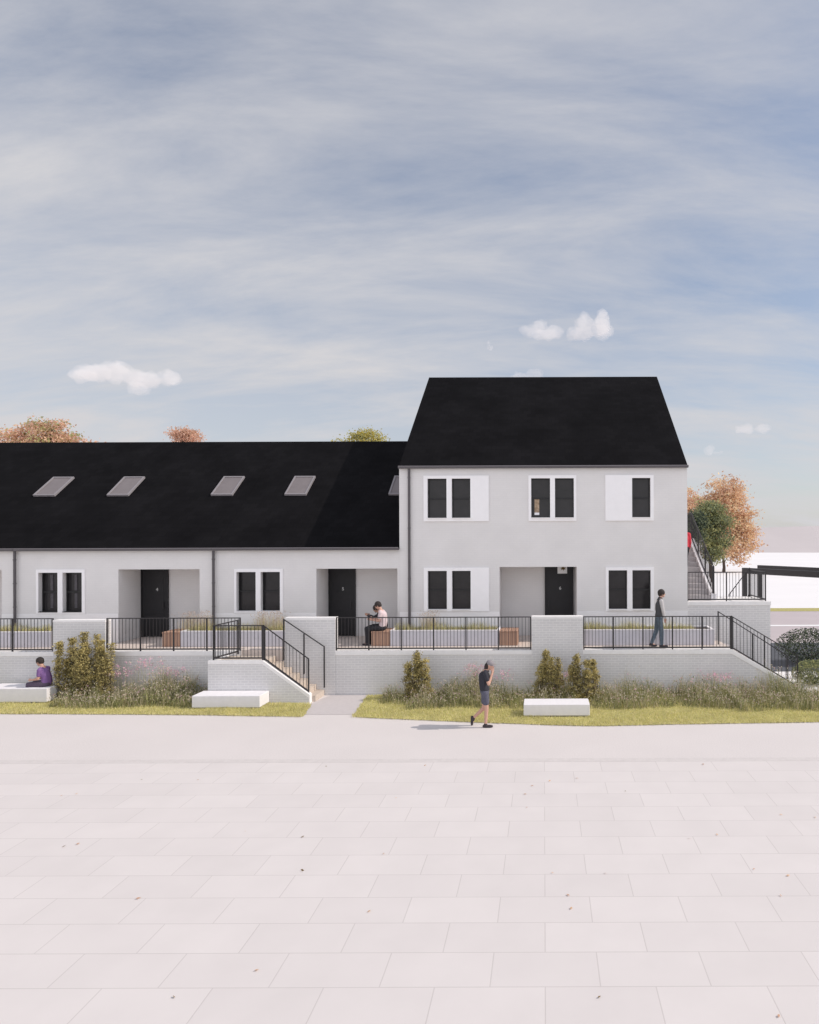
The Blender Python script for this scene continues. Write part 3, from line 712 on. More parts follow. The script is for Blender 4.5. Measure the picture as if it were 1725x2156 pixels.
def planter(xa, xb, lab, glab, grass_to=None, plumes=()):
    t = thing('planter_box', lab, 'planter', (xa, 21.2, TZ), 'long rendered planters on the terrace')
    o = (xa, 21.2, TZ); h = .47; w_ = .07
    m_ = MB(o); m_.box(xa, xb, 21.2, 21.2 + w_, TZ, TZ + h); m_.box(xa, xb, 22.0, 22.07, TZ, TZ + h); m_.box(xa, xa + w_, 21.27, 22.0, TZ, TZ + h); m_.box(xb - w_, xb, 21.27, 22.0, TZ, TZ + h)
    m_.build('box', M['planter'], t)
    r_ = MB(o); r_.box(xa - .005, xb + .005, 21.19, 21.28, TZ + h, TZ + h + .03); r_.box(xa - .005, xb + .005, 21.99, 22.075, TZ + h, TZ + h + .03)
    r_.box(xb - .08, xb + .005, 21.28, 21.99, TZ + h, TZ + h + .03); r_.box(xa - .005, xa + .08, 21.28, 21.99, TZ + h, TZ + h + .03); r_.build('rim', M['bench'], t)
    MB(o).box(xa + w_, xb - w_, 21.27, 22.0, TZ + .2, TZ + h - .02).build('soil', M['soil'], t)
    gx = grass_to or xb - .08
    n = int((gx - xa) * 420); base = np.stack([rng.uniform(xa + .08, gx, n), rng.uniform(21.28, 21.95, n), np.full(n, TZ + h - .03)], 1)
    hh = rng.uniform(.10, .27, n) * (1 + .25 * np.sin(base[:, 0] * 5.0))
    g_, _ = blades('planter_grass', base, hh, .010, [M['grassB'], M['mA'], M['grassC'], M['mC']], org=(xa, 21.2, TZ + h), lean=.5)
    tag(g_, glab, 'grass', kind='stuff')
    for pxx in plumes:
        n = 170; c = X(pxx, 21.7); b_ = np.stack([rng.normal(c, .13, n), rng.normal(21.7, .12, n), np.full(n, TZ + h - .02)], 1)
        o2, tips = blades('foliage', b_, rng.uniform(.3, .62, n), .007, [M['plume'], M['mC'], M['grassC']], org=(c, 21.7, TZ + h), lean=.35)
        o2.name = 'ornamental_grass'
        leaves('plume', tips, .022, [M['plume']], o2, org=(c, 21.7, TZ + h))
        nm = {400: 'feathery pinkish grass tuft right of the door numbered 4', 430: 'feathery pinkish grass tuft beside the downpipe left of the front steps', 552: 'feathery tan grass tuft below the window left of the brick pier', 585: 'smaller feathery tan grass tuft just left of the handrail', 903: 'thin feathery grass tuft behind the long railing'}[pxx]
        tag(o2, nm, 'ornamental grass', 'feathery grass tufts in the planters')
planter(X(-90, 21.2), X(107, 21.2), 'white planter behind the far left railing bay', 'short grass in the far left planter')
planter(X(379.5, 21.2), X(640, 21.2), 'long white planter behind the landing of the front steps', 'short green grass in the planter left of the front steps', plumes=(400, 430, 552, 585))
planter(X(821.5, 21.2), X(1050.5, 21.2), 'long white planter between two timber benches', 'short green grass in the planter between the two timber benches', plumes=(903,))
planter(X(1190, 21.2), X(1504, 21.2), 'long white planter behind the walking man', 'short green grass in the planter behind the walking man', grass_to=X(1466, 21.2))
# stone infill at the end of the right planter
n_ = 45; C_ = np.stack([rng.uniform(-12, 5, n_), rng.uniform(6.6, 14.3, n_), np.full(n_, .018)], 1)
tag(leaves('fallen_leaves', C_, rng.uniform(.02, .035, n_), [M['orB'], M['leafbrown'], M['orA']], flat=.9, org=(0, 12, .018)), 'few small fallen brown leaves scattered on the pale paving', 'leaves', kind='stuff')
# concrete benches
def cbench(xa, xb, ya, yb, h, lab):
    t = thing('concrete_bench', lab, 'bench', ((xa + xb) / 2, (ya + yb) / 2, 0), 'white concrete block benches')
    o = ((xa + xb) / 2, (ya + yb) / 2, 0)
    MB(o).box(xa, xb, ya, yb, .05, h).build('seat', M['bench'], t, bevel=.012)
    MB(o).box(xa + .05, xb - .05, ya + .05, yb - .05, -.02, .05).build('base', M['greystep'], t)
BH = .385
cbench(X(404.7, 18.95), X(547.5, 18.95), 18.9, 19.555, BH, 'white concrete block bench against the parapet of the front steps')
cbench(X(1101.5, 17.93), X(1241, 17.93), 17.93, 18.6, .35, 'white concrete block bench right of the woman, among the flowers')
cbench(-16.6, -14.68, 19.62, 20.35, .45, 'white concrete block bench at the far left with a person in purple on it')

# ------------------------------------------------------------------ vegetation
def lawn_blades(xa, xb, n, stop, nm, lab):
    x = rng.uniform(xa, xb, n); u = rng.uniform(0, 1, n) ** 1.15
    y0 = np.array([edge_y(v) for v in x]); y1 = np.array([stop(v) for v in x]); y = y0 - .05 + (y1 - y0) * u + rng.normal(0, .012, n)
    keep = np.ones(n, bool)
    for (ba, bb, bc, bd) in ((X(404.7, 19), X(547.5, 19), 18.9, 19.56), (X(1101.5, 17.93), X(1241, 17.93), 17.93, 18.6), (-16.65, -14.75, 19.6, 20.25)):
        keep &= ~((x > ba) & (x < bb) & (y > bc) & (y < bd))
    # the path to the steps: a slanting strip kept clear
    lx = -6.56 - (y - 18.12) * .18 + .03 * np.sin(y * 9); rxx = -5.21 - (y - 18.1) * .1 + .03 * np.sin(y * 11)
    keep &= ~((x > lx) & (x < rxx))
    x, y = x[keep], y[keep]; n = len(x)
    b = np.stack([x, y, np.full(n, .015)], 1); h = rng.uniform(.025, .075, n) * (1 + .35 * np.sin(x * 2.3) * np.sin(y * 4.1 + x))
    o, _ = blades(nm, b, h, .012, [M['grassA'], M['grassB'], M['grassC']], lean=.7, org=((xa + xb) / 2, 19, 0)); tag(o, lab, 'grass', kind='stuff')
lawn_blades(-19.5, -6.5, 50000, lambda x: 20.5 if x < -9.95 else 19.55, 'lawn_grass', 'sunlit yellow-green grass left of the front steps')
lawn_blades(-5.5, 10.0, 66000, lambda x: 20.5, 'lawn_grass', 'sunlit yellow-green grass in front of the long brick wall')

def meadow(segs, nm, lab, org):
    B = []; Hh = []; MI = []
    for (xa, xb, ya, yb, hm, dens) in segs:
        n = int((xb - xa) * dens); x = rng.uniform(xa, xb, n); u = rng.uniform(0, 1, n)
        y = ya + (yb - ya) * u + .12 * np.sin(x * 2.1) ; y = np.minimum(y, 20.5)
        h = hm * rng.uniform(.3, 1.1, n) * (.5 + .55 * u) * (1 + .30 * np.sin(x * 2.7 + 1) + .22 * np.sin(x * 7.1 + y * 2))
        B.append(np.stack([x, y, np.full(n, .01)], 1)); Hh.append(h)
    B = np.concatenate(B); Hh = np.concatenate(Hh)
    pt = np.clip(.5 + .5 * np.sin(B[:, 0] * 3.1 + 2 * np.sin(B[:, 1] * 2.3)), 0, 1); q_ = rng.random(len(B)); mi = np.where(q_ < .18 + .30 * pt, 2, np.where(q_ < .75, 0, 1))
    o, tips = blades(nm, B, Hh, .016, [M['mA'], M['mB'], M['mC']], lean=.45, org=org, mi=mi); tag(o, lab, 'wildflowers', kind='stuff')
    # side leaves and pale flower heads
    k = rng.random(len(tips)) < .75; T = B[k] + (tips[k] - B[k]) * rng.uniform(.15, .85, k.sum())[:, None] + rng.normal(0, .03, (k.sum(), 3)); T[:, 2] = np.maximum(T[:, 2], .02)
    leaves('leaves', T, rng.uniform(.018, .04, len(T)), [M['mA'], M['mB'], M['mA'], M['mC']], o, org=org)
    k = (rng.random(len(tips)) < .48) & (Hh > .2); T = tips[k]
    T = np.concatenate([T + rng.normal(0, .018, T.shape) for _ in range(3)])
    leaves('flower_heads', T, rng.uniform(.010, .019, len(T)), [M['cream'], M['cream'], M['mC'], M['pink']], o, org=org, aspect=.8, mi=rng.choice(4, len(T), p=[.45, .25, .2, .1]))
meadow([(-14.25, -12.9, 18.95, 20.45, .5, 700), (-13.0, -10.0, 19.0, 20.45, .72, 820), (-18.8, -16.9, 19.6, 20.45, .5, 500)], 'wildflower_bed', 'dense wildflowers and long grass left of the front steps', (-12.5, 19.8, 0))
meadow([(-4.9, -3.6, 19.35, 20.3, .30, 450), (-3.9, -1.2, 18.8, 20.45, .66, 800), (-1.2, .9, 18.9, 20.4, .5, 560), (1.3, 5.6, 18.75, 20.45, .55, 680), (5.4, 9.6, 18.4, 20.45, .66, 760)], 'wildflower_bed', 'long band of wildflowers along the right brick wall', (2.5, 19.8, 0))
def pink_clump(pxs, ytop, D, lab, n=26, spread=.35):
    cx = X(pxs, D); top = Z(ytop, D); org = (cx, D, 0)
    b = np.stack([rng.normal(cx, spread * .55, n), np.minimum(rng.normal(D, .12, n), 20.45), np.zeros(n)], 1)
    h = top * rng.uniform(.72, 1.02, n)
    o, tips = blades('pink_flowers', b, h, .009, [M['mA'], M['mC']], lean=.22, org=org)
    T = np.concatenate([tips + rng.normal(0, .035, tips.shape) for _ in range(7)])
    pe_ = leaves('petals', T, rng.uniform(.014, .026, len(T)), [M['pink'], M['pink'], M['cream']], o, org=org, aspect=.8, flat=.4); tag(pe_, kind='stuff')
    tag(o, lab, 'flowers', 'tall pink flowers against the brick wall')
pink_clump(255, 1402, 20.2, 'pink flowers just right of the tall left shrubs', 34, .45)
pink_clump(300, 1385, 20.3, 'pink flowers midway between the left shrubs and the steps', 40, .6)
pink_clump(360, 1402, 20.3, 'pink flowers nearest the left side of the front steps', 30, .5)
pink_clump(1003, 1400, 20.2, 'pink flowers behind the walking woman, on her left', 40, .4)
pink_clump(1055, 1412, 20.2, 'small pink flowers to the right of the walking woman', 18, .3)
pink_clump(1190, 1418, 20.2, 'pink flowers between the two bushy shrubs at right', 18, .25)
pink_clump(1512, 1420, 20.2, 'pink flowers below the top of the side steps', 44, .55)

def spire_shrub(lab, spires, D, group):
    """spires: (px, top y, radius)"""
    cx = X(sum(s[0] for s in spires) / len(spires), D); org = (cx, D, 0)
    t = thing('columnar_shrub', lab, 'shrub', org, group)
    C = []; MI = []; stems = MB(org)
    for (pxx, ty, rad) in spires:
        rad = rad * 1.3
        x = X(pxx, D); y = D + rng.uniform(-.12, .12); Ht = Z(ty, D)
        lean_x = rng.uniform(-.06, .06)
        stems.tube([(x, y, 0), (x + lean_x * .5, y, Ht * .5), (x + lean_x, y, Ht * .97)], [.012, .009, .003], 5)
        for _ in range(5):
            an = rng.uniform(0, 6.28); z0_ = rng.uniform(.02, .3) * Ht
            stems.tube([(x, y, 0), (x + rad * .8 * math.cos(an), y + rad * .8 * math.sin(an), Ht * rng.uniform(.4, .75))], [.008, .003], 4)
        n = int(1500 * Ht * rad / .2)
        # whorled tufts
        nt_ = int(46 * Ht); 
        tz = rng.uniform(.03, 1, nt_) ** .85
        tr_ = rad * .95 * np.clip(1.06 - tz, .08, 1) ** .8 * rng.uniform(.2, 1.1, nt_); ta = rng.uniform(0, 6.28, nt_)
        tc_ = np.stack([x + lean_x * tz + tr_ * np.cos(ta), y + tr_ * np.sin(ta), tz * Ht], 1)
        k = rng.integers(0, nt_, n); c = tc_[k] + rng.normal(0, 1, (n, 3)) * np.array([.050, .050, .030])
        C.append(c); base = rng.choice(3, nt_, p=[.40, .38, .22]); m = base[k]; fl = rng.random(n) < .3; m[fl] = rng.integers(0, 3, fl.sum()); MI.append(m)
    C = np.concatenate(C); C[:, 2] = np.maximum(C[:, 2], .02); C[:, 1] = np.minimum(C[:, 1], 20.52)
    leaves('foliage', C, rng.uniform(.018, .038, len(C)), [M['shA'], M['shB'], M['shC']], t, mi=np.concatenate(MI), org=org, aspect=.5)
    st_ = stems.build('stems', M['bark'], t)
G1 = 'tall golden-green columnar shrubs at left'
spire_shrub('golden-green shrub spire at the left edge of the tall left group', [(124, 1350, .12), (136, 1385, .13)], 20.1, G1)
spire_shrub('orange-tipped shrub spire second from the left in the tall left group', [(150, 1338, .14), (160, 1372, .16)], 20.15, G1)
spire_shrub('tallest golden-green shrub spire in the middle of the left group', [(181, 1326, .15), (172, 1365, .18), (190, 1362, .17)], 20.05, G1)
spire_shrub('slim green shrub spire right of the tallest one', [(204, 1330, .06), (206, 1362, .17)], 20.3, G1)
spire_shrub('golden shrub spire at the right of the left group, beside the railing end', [(216, 1345, .14), (224, 1378, .16), (233, 1350, .05)], 20.1, G1)
G2 = 'bushy olive shrubs in front of the right brick wall'
spire_shrub('bushy olive shrub left of the walking woman', [(876, 1370, .13), (862, 1395, .19), (880, 1392, .22), (897, 1388, .16)], 19.95, G2)
spire_shrub('bushy olive shrub behind the left end of the right concrete bench', [(1148, 1367, .14), (1136, 1398, .19), (1160, 1385, .2), (1176, 1388, .15)], 19.95, G2)
spire_shrub('bushy olive shrub behind the right end of the right concrete bench', [(1217, 1380, .13), (1208, 1400, .18), (1232, 1392, .2), (1252, 1390, .16)], 19.8, G2)

def tree(name, lab, pxc, D, ztop, blobs, mats, n, leaf, group=None, trunk=.2, limbs=9, probs=None, cat='tree'):
    """blobs: (px, py, r_px_x, r_px_y) crown masses seen at distance D"""
    s = F / D; x = X(pxc, D); org = (x, D, 0)
    t = thing(name, lab, cat, org, group)
    zmin = min(Z(b[1] + b[3], D) for b in blobs); tm = MB(org)
    tm.tube([(x, D, -.05), (x + trunk * .3, D, zmin * .5), (x, D + .1, zmin + .3), (x + .1, D, (zmin + ztop) / 2), (x, D, ztop * .95)], [trunk * 1.25, trunk, trunk * .85, trunk * .45, .02], 9)
    tot = sum(b[2] * b[3] for b in blobs); Cs = []; Ms = []
    for (bx, by, ra, rb_) in blobs:
        c = np.array([X(bx, D), D + rng.uniform(-.3, .3) * ra / s, Z(by, D)]); R = np.array([ra / s, (ra + rb_) / 2 / s, rb_ / s])
        tm.tube([(x, D, max(zmin * .9, c[2] - R[2] * 1.3)), tuple((np.array([x, D, c[2]]) + c) / 2), tuple(c + np.array([0, 0, R[2] * .3]))], [trunk * .35, trunk * .2, .015], 6)
        m = int(n * ra * rb_ / tot); nc = max(12, int(m / 45))
        u = rng.normal(size=(nc, 3)); u /= np.linalg.norm(u, axis=1)[:, None]; rr = rng.uniform(.25, 1.08, nc) ** .6
        cl = c + u * rr[:, None] * R
        for q in cl[::4]:
            tm.tube([tuple(c * .6 + np.array([x, D, c[2] - R[2] * .6]) * .4), tuple(q)], [trunk * .1 + .01, .008], 4)
        k = rng.integers(0, nc, m); sp = np.array([1.5, 1.5, .75]) * leaf * 2.4
        Cs.append(cl[k] + rng.normal(0, 1, (m, 3)) * sp)
        bi = rng.choice(len(mats), nc, p=probs); mm = bi[k]; fl = rng.random(m) < .3; mm[fl] = rng.integers(0, len(mats), fl.sum()); Ms.append(mm)
    C = np.concatenate(Cs)
    leaves('crown', C, rng.uniform(.6, 1.3, len(C)) * leaf, mats, t, mi=np.concatenate(Ms), org=org)
    tm.build('trunk', M['bark'], t, weld=False)
    return t
# right-hand side
tree('autumn_tree', 'tall amber autumn tree right of the tall house', 1524, 90, Z(996, 90),
     [(1524, 1035, 36, 36), (1500, 1070, 40, 30), (1545, 1075, 38, 32), (1520, 1105, 45, 30), (1565, 1115, 28, 22), (1560, 1140, 40, 16), (1515, 1145, 40, 25), (1548, 1168, 20, 18), (1580, 1152, 18, 10)],
     [M['orA'], M['orC'], M['orB']], 17000, .17, 'autumn trees behind the houses', .2)
tree('autumn_tree', 'paler orange tree half hidden by the right edge of the tall house', 1440, 96, Z(1025, 96),
     [(1440, 1050, 26, 22), (1452, 1075, 22, 20), (1430, 1085, 26, 24)], [M['peA'], M['orA'], M['orC']], 4000, .17, 'autumn trees behind the houses', .2)
tree('green_tree', 'green leafy tree in front of the tall amber autumn tree', 1497, 34, Z(1048, 34),
     [(1492, 1078, 27, 26), (1512, 1100, 28, 30), (1486, 1118, 26, 26), (1508, 1142, 26, 26), (1500, 1168, 22, 18)], [M['grA'], M['grB'], M['grC']], 13000, .055, 'green trees by the upper steps', .09, probs=[.5, .3, .2])
tree('green_tree', 'dark green tree just behind the railing of the upper steps', 1458, 31, Z(1070, 31),
     [(1462, 1098, 17, 24), (1455, 1125, 20, 22)], [M['grB'], M['grD']], 5000, .055, 'green trees by the upper steps', .07)
# behind the low roof
tree('autumn_tree', 'broad orange and green tree above the left end of the long roof', 110, 45, Z(882, 45),
     [(70, 930, 60, 40), (110, 915, 38, 34), (150, 935, 40, 30), (195, 945, 28, 20), (100, 890, 26, 12), (30, 935, 50, 40)], [M['peA'], M['orA'], M['orB'], M['grC']], 12000, .085, 'autumn trees behind the houses', .22, probs=[.4, .25, .15, .2])
tree('autumn_tree', 'small coral treetop above the middle of the long roof', 388, 45, Z(898, 45),
     [(388, 925, 24, 25), (378, 912, 14, 12), (402, 914, 13, 12)], [M['peA'], M['orB']], 3500, .07, 'autumn trees behind the houses', .15)
tree('autumn_tree', 'yellow treetop above the long roof just left of the tall house', 770, 45, Z(899, 45),
     [(770, 935, 42, 30), (752, 916, 14, 8), (782, 914, 16, 9), (725, 932, 20, 5), (805, 925, 12, 8)], [M['yeA'], M['grC']], 3500, .075, 'autumn trees behind the houses', .15)
# hedge and shrubs past the right wall
def bush(lab, cx, D, rx_, rz_, mats, n, leaf, name='bush', cat='shrub'):
    org = (cx, D, 0); t = thing(name, lab, cat, org)
    u = rng.normal(size=(n, 3)); u /= np.linalg.norm(u, axis=1)[:, None]; C = np.array([cx, D, rz_ * .5]) + u * (rng.uniform(.3, 1.05, n) ** .5)[:, None] * np.array([rx_, rx_ * .6, rz_ * .55]); C[:, 2] = np.maximum(C[:, 2], .02)
    leaves('foliage', C, rng.uniform(.6, 1.3, n) * leaf, mats, t, org=org)
    m_ = MB(org)
    for k in range(6): an = k * 1.05; m_.tube([(cx, D, -.02), (cx + rx_ * .6 * math.cos(an), D + rx_ * .4 * math.sin(an), rz_ * .8)], [.02, .006], 5)
    m_.build('stems', M['bark'], t)
bush('low bright green bush past the lower end of the side steps', 8.9, 21.9, .75, .75, [M['grA'], M['grC'], M['grB']], 5000, .028)
bush('dark green bush behind the bright one at the right edge', 10.2, 25.5, 1.3, 1.3, [M['grB'], M['grD']], 6000, .035)

# dark pergola past the upper landing
PX = X(1568, 26); t = thing('pergola', 'dark steel pergola beyond the upper landing at the right edge', 'pergola', (PX, 26, 0))
o = (PX, 26, 0); pt = Z(1197, 26)
A_, A2, B_, B2 = (PX, 26.0), (9.2, 28.3), (PX + 1.9, 22.9), (11.1, 25.2)
for a, b in (A_, A2, B_, B2): MB(o).box(a - .08, a + .08, b - .08, b + .08, -.05, pt - .22).build('post', M['dark'], t)
for p_, q_ in ((A_, B_), (A2, B2)):
    mb = MB(o); mb.bar((p_[0] - .04, p_[1] + .06, pt - .11), (q_[0] + .1, q_[1] - .16, pt - .11), .14, .22); mb.build('beam', M['dark'], t)
for p_, q_ in ((B_, B2),):
    mb = MB(o); mb.bar((p_[0] + .06, p_[1] + .1, pt - .11), (q_[0] - .06, q_[1] - .1, pt - .11), .12, .2); mb.build('cross_beam', M['dark'], t)

# ------------------------------------------------------------------ people
def ico(bm, c, r, sub=2, scale=None, rot=None):
    m = Matrix.Translation(c)
    if rot is not None: m = m @ rot
    if scale is not None: m = m @ Matrix.Diagonal((*scale, 1))
    bmesh.ops.create_icosphere(bm, subdivisions=sub, radius=r, matrix=m)
def capsule(bm, p, q, r1, r2):
    p = Vector(p); q = Vector(q); d = q - p; L = d.length
    ico(bm, p, r1, 2); ico(bm, q, r2, 2)
    if L > 1e-4:
        rot = d.to_track_quat('Z', 'Y').to_matrix().to_4x4()
        bmesh.ops.create_cone(bm, cap_ends=True, segments=14, radius1=r1, radius2=r2, depth=L, matrix=Matrix.Translation((p + q) / 2) @ rot)
def chain(bm, pts, radii):
    for (a, b), (ra, rb_) in zip(zip(pts, pts[1:]), zip(radii, radii[1:])): capsule(bm, a, b, ra, rb_)
def flesh(name, build, m, parent, voxel=.010, smooth=6):
    bm = bmesh.new(); build(bm); me = bpy.data.meshes.new(name); bm.to_mesh(me); bm.free()
    o = link(name, me, m, parent)
    r = o.modifiers.new('union', 'REMESH'); r.mode = 'VOXEL'; r.voxel_size = voxel; r.use_smooth_shade = True
    if smooth: s = o.modifiers.new('smooth', 'SMOOTH'); s.factor = .5; s.iterations = smooth
    return o
def hand(bm, wrist, d, side, curl=.5):
    """palm and five fingers; d = direction of the fingers, side = towards the thumb"""
    w = Vector(wrist); d = Vector(d).normalized(); s = Vector(side); s = (s - d * s.dot(d)).normalized(); nrm = d.cross(s)
    for k, off in enumerate((-.024, -.008, .008, .024)): capsule(bm, w + s * off * .6, w + d * .075 + s * off, .014, .012)
    for off, L in ((.026, .072), (.009, .08), (-.009, .075), (-.026, .058)):
        a = w + d * .078 + s * off; b = a + (d + nrm * curl * .35) * L * .5; c = b + (d * (1 - curl * .6) + nrm * curl) * L * .5
        chain(bm, [a, b, c], [.0095, .0088, .0078])
    a = w + d * .02 + s * .024; b = a + (d * .6 + s * .6) * .04; c = b + (d * .85 + s * .2 + nrm * .3 * curl) * .035
    chain(bm, [a, b, c], [.012, .0105, .009])
def head(bm, c, f, up):
    """c centre of the skull, f facing direction, up crown direction"""
    c = Vector(c); f = Vector(f).normalized(); up = Vector(up); up = (up - f * up.dot(f)).normalized(); r = up.cross(f)
    R = Matrix((f, r, up)).transposed().to_4x4()
    ico(bm, c + up * .015, 1, 3, (.096, .076, .100), R)
    ico(bm, c + f * .022 - up * .045, 1, 3, (.070, .060, .072), R)
    capsule(bm, c + f * .088 + up * .008, c + f * .104 - up * .026, .009, .013)          # nose
    capsule(bm, c + f * .082 - up * .058 - r * .018, c + f * .082 - up * .058 + r * .018, .008, .008)  # lips
    capsule(bm, c + f * .083 + up * .028 - r * .035, c + f * .083 + up * .028 + r * .035, .008, .008)  # brow
    ico(bm, c + f * .068 - up * .092, .022, 2)                                                  # chin
    for s in (-1, 1): ico(bm, c + r * s * .077 - up * .012, 1, 2, (.016, .008, .028), R)
def eyes(parent, c, f, up):
    c = Vector(c); f = Vector(f).normalized(); up = Vector(up); up = (up - f * up.dot(f)).normalized(); r = up.cross(f)
    for s in (-1, 1):
        bm = bmesh.new(); ico(bm, c + f * .082 + r * s * .031 + up * .006, .010, 2); me = bpy.data.meshes.new('eye'); bm.to_mesh(me); bm.free(); link('eye', me, M['black'], parent)
def hair_cap(bm, c, f, up, vol=.012, back=0.0):
    c = Vector(c); f = Vector(f).normalized(); up = Vector(up); up = (up - f * up.dot(f)).normalized(); r = up.cross(f); R = Matrix((f, r, up)).transposed().to_4x4()
    ico(bm, c + up * .030 - f * .018, 1, 3, (.094 + vol, .078 + vol * .7, .094 + vol), R)
    ico(bm, c - f * .045 - up * .02, 1, 3, (.058 + vol, .066 + vol * .5, .070 + back), R)
def shoe(bm, ankle, d, L=.26, up=(0, 0, 1)):
    a = Vector(ankle); d = Vector(d).normalized(); up = Vector(up)
    chain(bm, [a - d * .05 - up * .045, a + d * .05 - up * .05, a + d * (L - .11) - up * .062], [.040, .042, .034]); capsule(bm, a - up * .01, a - up * .045, .045, .042)

def person(label, loc, J, mats, rz=0, hairm=None, parts=None, sitting=False, cap=None, voxel=.009, sleeve='short', shorts=False, vest=None, hairvol=.012, ponytail=False, hands=None):
    """J: joints in metres (x forward, y to the person's left, z up)"""
    t = thing('person', label, 'person', loc, rz=rz)
    g_ = {k: Vector(v) for k, v in J.items()}
    f = g_['face']; up = g_['crown']; hc = g_['head']
    def body(bm):
        head(bm, hc, f, up)
        chain(bm, [hc - up.normalized() * .06 - f.normalized() * .02, g_['neck']], [.052, .058])
        chain(bm, [g_['neck'], g_['chest'], g_['waist'], g_['pelvis']], [.062, .112, .105, .115])
        sh = .165
        chain(bm, [g_['sl'], g_['neck'] - Vector((0, 0, .03)), g_['sr']], [.052, .062, .052])
        for s in ('l', 'r'):
            chain(bm, [g_['s' + s], g_['e' + s], g_['w' + s]], [.048, .038, .026])
            dd = g_['w' + s] - g_['e' + s]; side = Vector((0, 0, 1)) if abs(dd.normalized().z) < .7 else Vector((1, 0, 0))
            hd, hs, hcu = (hands or {}).get(s, (dd, side, .5)); hand(bm, g_['w' + s], hd, hs, hcu)
            chain(bm, [g_['h' + s], g_['k' + s], g_['a' + s]], [.085, .056, .036])
            dft = g_['t' + s] - g_['a' + s]; chain(bm, [g_['a' + s] - Vector((0, 0, .03)), g_['t' + s]], [.034, .024])
    flesh('body', body, mats['skin'], t, voxel=.0065, smooth=3)
    def top(bm):
        e = .016
        if vest: chain(bm, [g_['neck'] + Vector((0, 0, .012)), g_['neck'] - Vector((0, 0, .05))], [.070, .085])
        chain(bm, [g_['neck'] - (g_['neck'] - g_['chest']) * .25, g_['chest'], g_['waist'], g_['pelvis'] + Vector((0, 0, .02))], [.070, .128 + e * .3, .120, .128])
        for s_ in (-1, 1):
            o_ = Vector((0, .055 * s_, 0)) if not sitting else Vector((0, .05 * s_, 0))
            chain(bm, [g_['chest'] + o_, g_['waist'] + o_, g_['pelvis'] + o_ + Vector((0, 0, .02))], [.115, .108, .118])
        chain(bm, [g_['sl'], g_['neck'] - Vector((0, 0, .045)), g_['sr']], [.062, .068, .062])
        for s in ('l', 'r'):
            if sleeve == 'short': chain(bm, [g_['s' + s], g_['s' + s].lerp(g_['e' + s], .62)], [.064, .056])
            elif sleeve == 'long' and vest is None: chain(bm, [g_['s' + s], g_['e' + s], g_['w' + s].lerp(g_['e' + s], .06)], [.063, .052, .038])
            elif sleeve == 'none': chain(bm, [g_['s' + s], g_['s' + s].lerp(g_['e' + s], .2)], [.062, .056])
    flesh('vest' if vest else 'shirt', top, mats['top'], t)
    if vest:
        def slv(bm):
            for s in ('l', 'r'): chain(bm, [g_['s' + s], g_['e' + s], g_['w' + s].lerp(g_['e' + s], .05)], [.066, .052, .040])
            chain(bm, [g_['neck'] - Vector((0, 0, .01)), g_['neck'] + Vector((.008, 0, .022))], [.064, .060])
        flesh('sleeves', slv, vest, t)
    def trou(bm):
        for s_ in (-1, 1): chain(bm, [g_['waist'].lerp(g_['pelvis'], .6) + Vector((0, .045 * s_, 0)), g_['pelvis'] + Vector((0, .05 * s_, -.01))], [.112, .122])
        for s in ('l', 'r'):
            if shorts: chain(bm, [g_['h' + s], g_['h' + s].lerp(g_['k' + s], .62)], [.108, .088])
            else: chain(bm, [g_['h' + s], g_['k' + s], g_['a' + s].lerp(g_['k' + s], .04)], [.100, .072, .056])
    flesh('shorts' if shorts else 'trousers', trou, mats['bottom'], t)
    for s in ('l', 'r'):
        dft = (g_['t' + s] - g_['a' + s])
        def sh_(bm):
            a = g_['a' + s]; tt = g_['t' + s]; d = (tt - a).normalized(); upv = Vector((0, 0, 1)) if abs(d.z) < .8 else Vector((-1, 0, 0))
            base = a + (tt - a).normalized() * 0
            if abs(d.z) < .8:
                flat = Vector((d.x, d.y, 0)).normalized()
                chain(bm, [a - flat * .045 - upv * .05, tt - flat * .07, tt], [.040, .042, .032]); capsule(bm, a, a - upv * .05, .046, .044)
            else:
                chain(bm, [a + Vector((-.03, 0, .02)), a.lerp(tt, .5) + Vector((-.015, 0, 0)), tt], [.042, .043, .033]); capsule(bm, a, a + d * .05, .046, .044)
        flesh('shoe', sh_, M['shoe'], t, smooth=2)
    if cap:
        def cp_(bm):
            c = hc; ff = f.normalized(); uu = (up - ff * up.dot(ff)).normalized(); r_ = uu.cross(ff); R = Matrix((ff, r_, uu)).transposed().to_4x4()
            ico(bm, c + uu * .045 - ff * .006, 1, 3, (.108, .092, .085), R); ico(bm, c + uu * .035 + ff * .10, 1, 3, (.075, .07, .010), R)
        flesh('cap', cp_, cap, t, voxel=.007, smooth=2)
        def hr(bm):
            c = hc; ff = f.normalized(); uu = (up - ff * up.dot(ff)).normalized()
            chain(bm, [c - ff * .045 + uu * .02, c - ff * .055 - uu * .06, c - ff * .025 - uu * .16, c - ff * .0 - uu * .22], [.066, .068, .060, .035])
        flesh('hair', hr, mats['hair'], t, voxel=.008, smooth=2)
    else:
        flesh('hair', lambda bm: hair_cap(bm, hc, f, up, hairvol), mats['hair'], t, voxel=.008, smooth=2)
    eyes(t, hc, f, up)
    return t

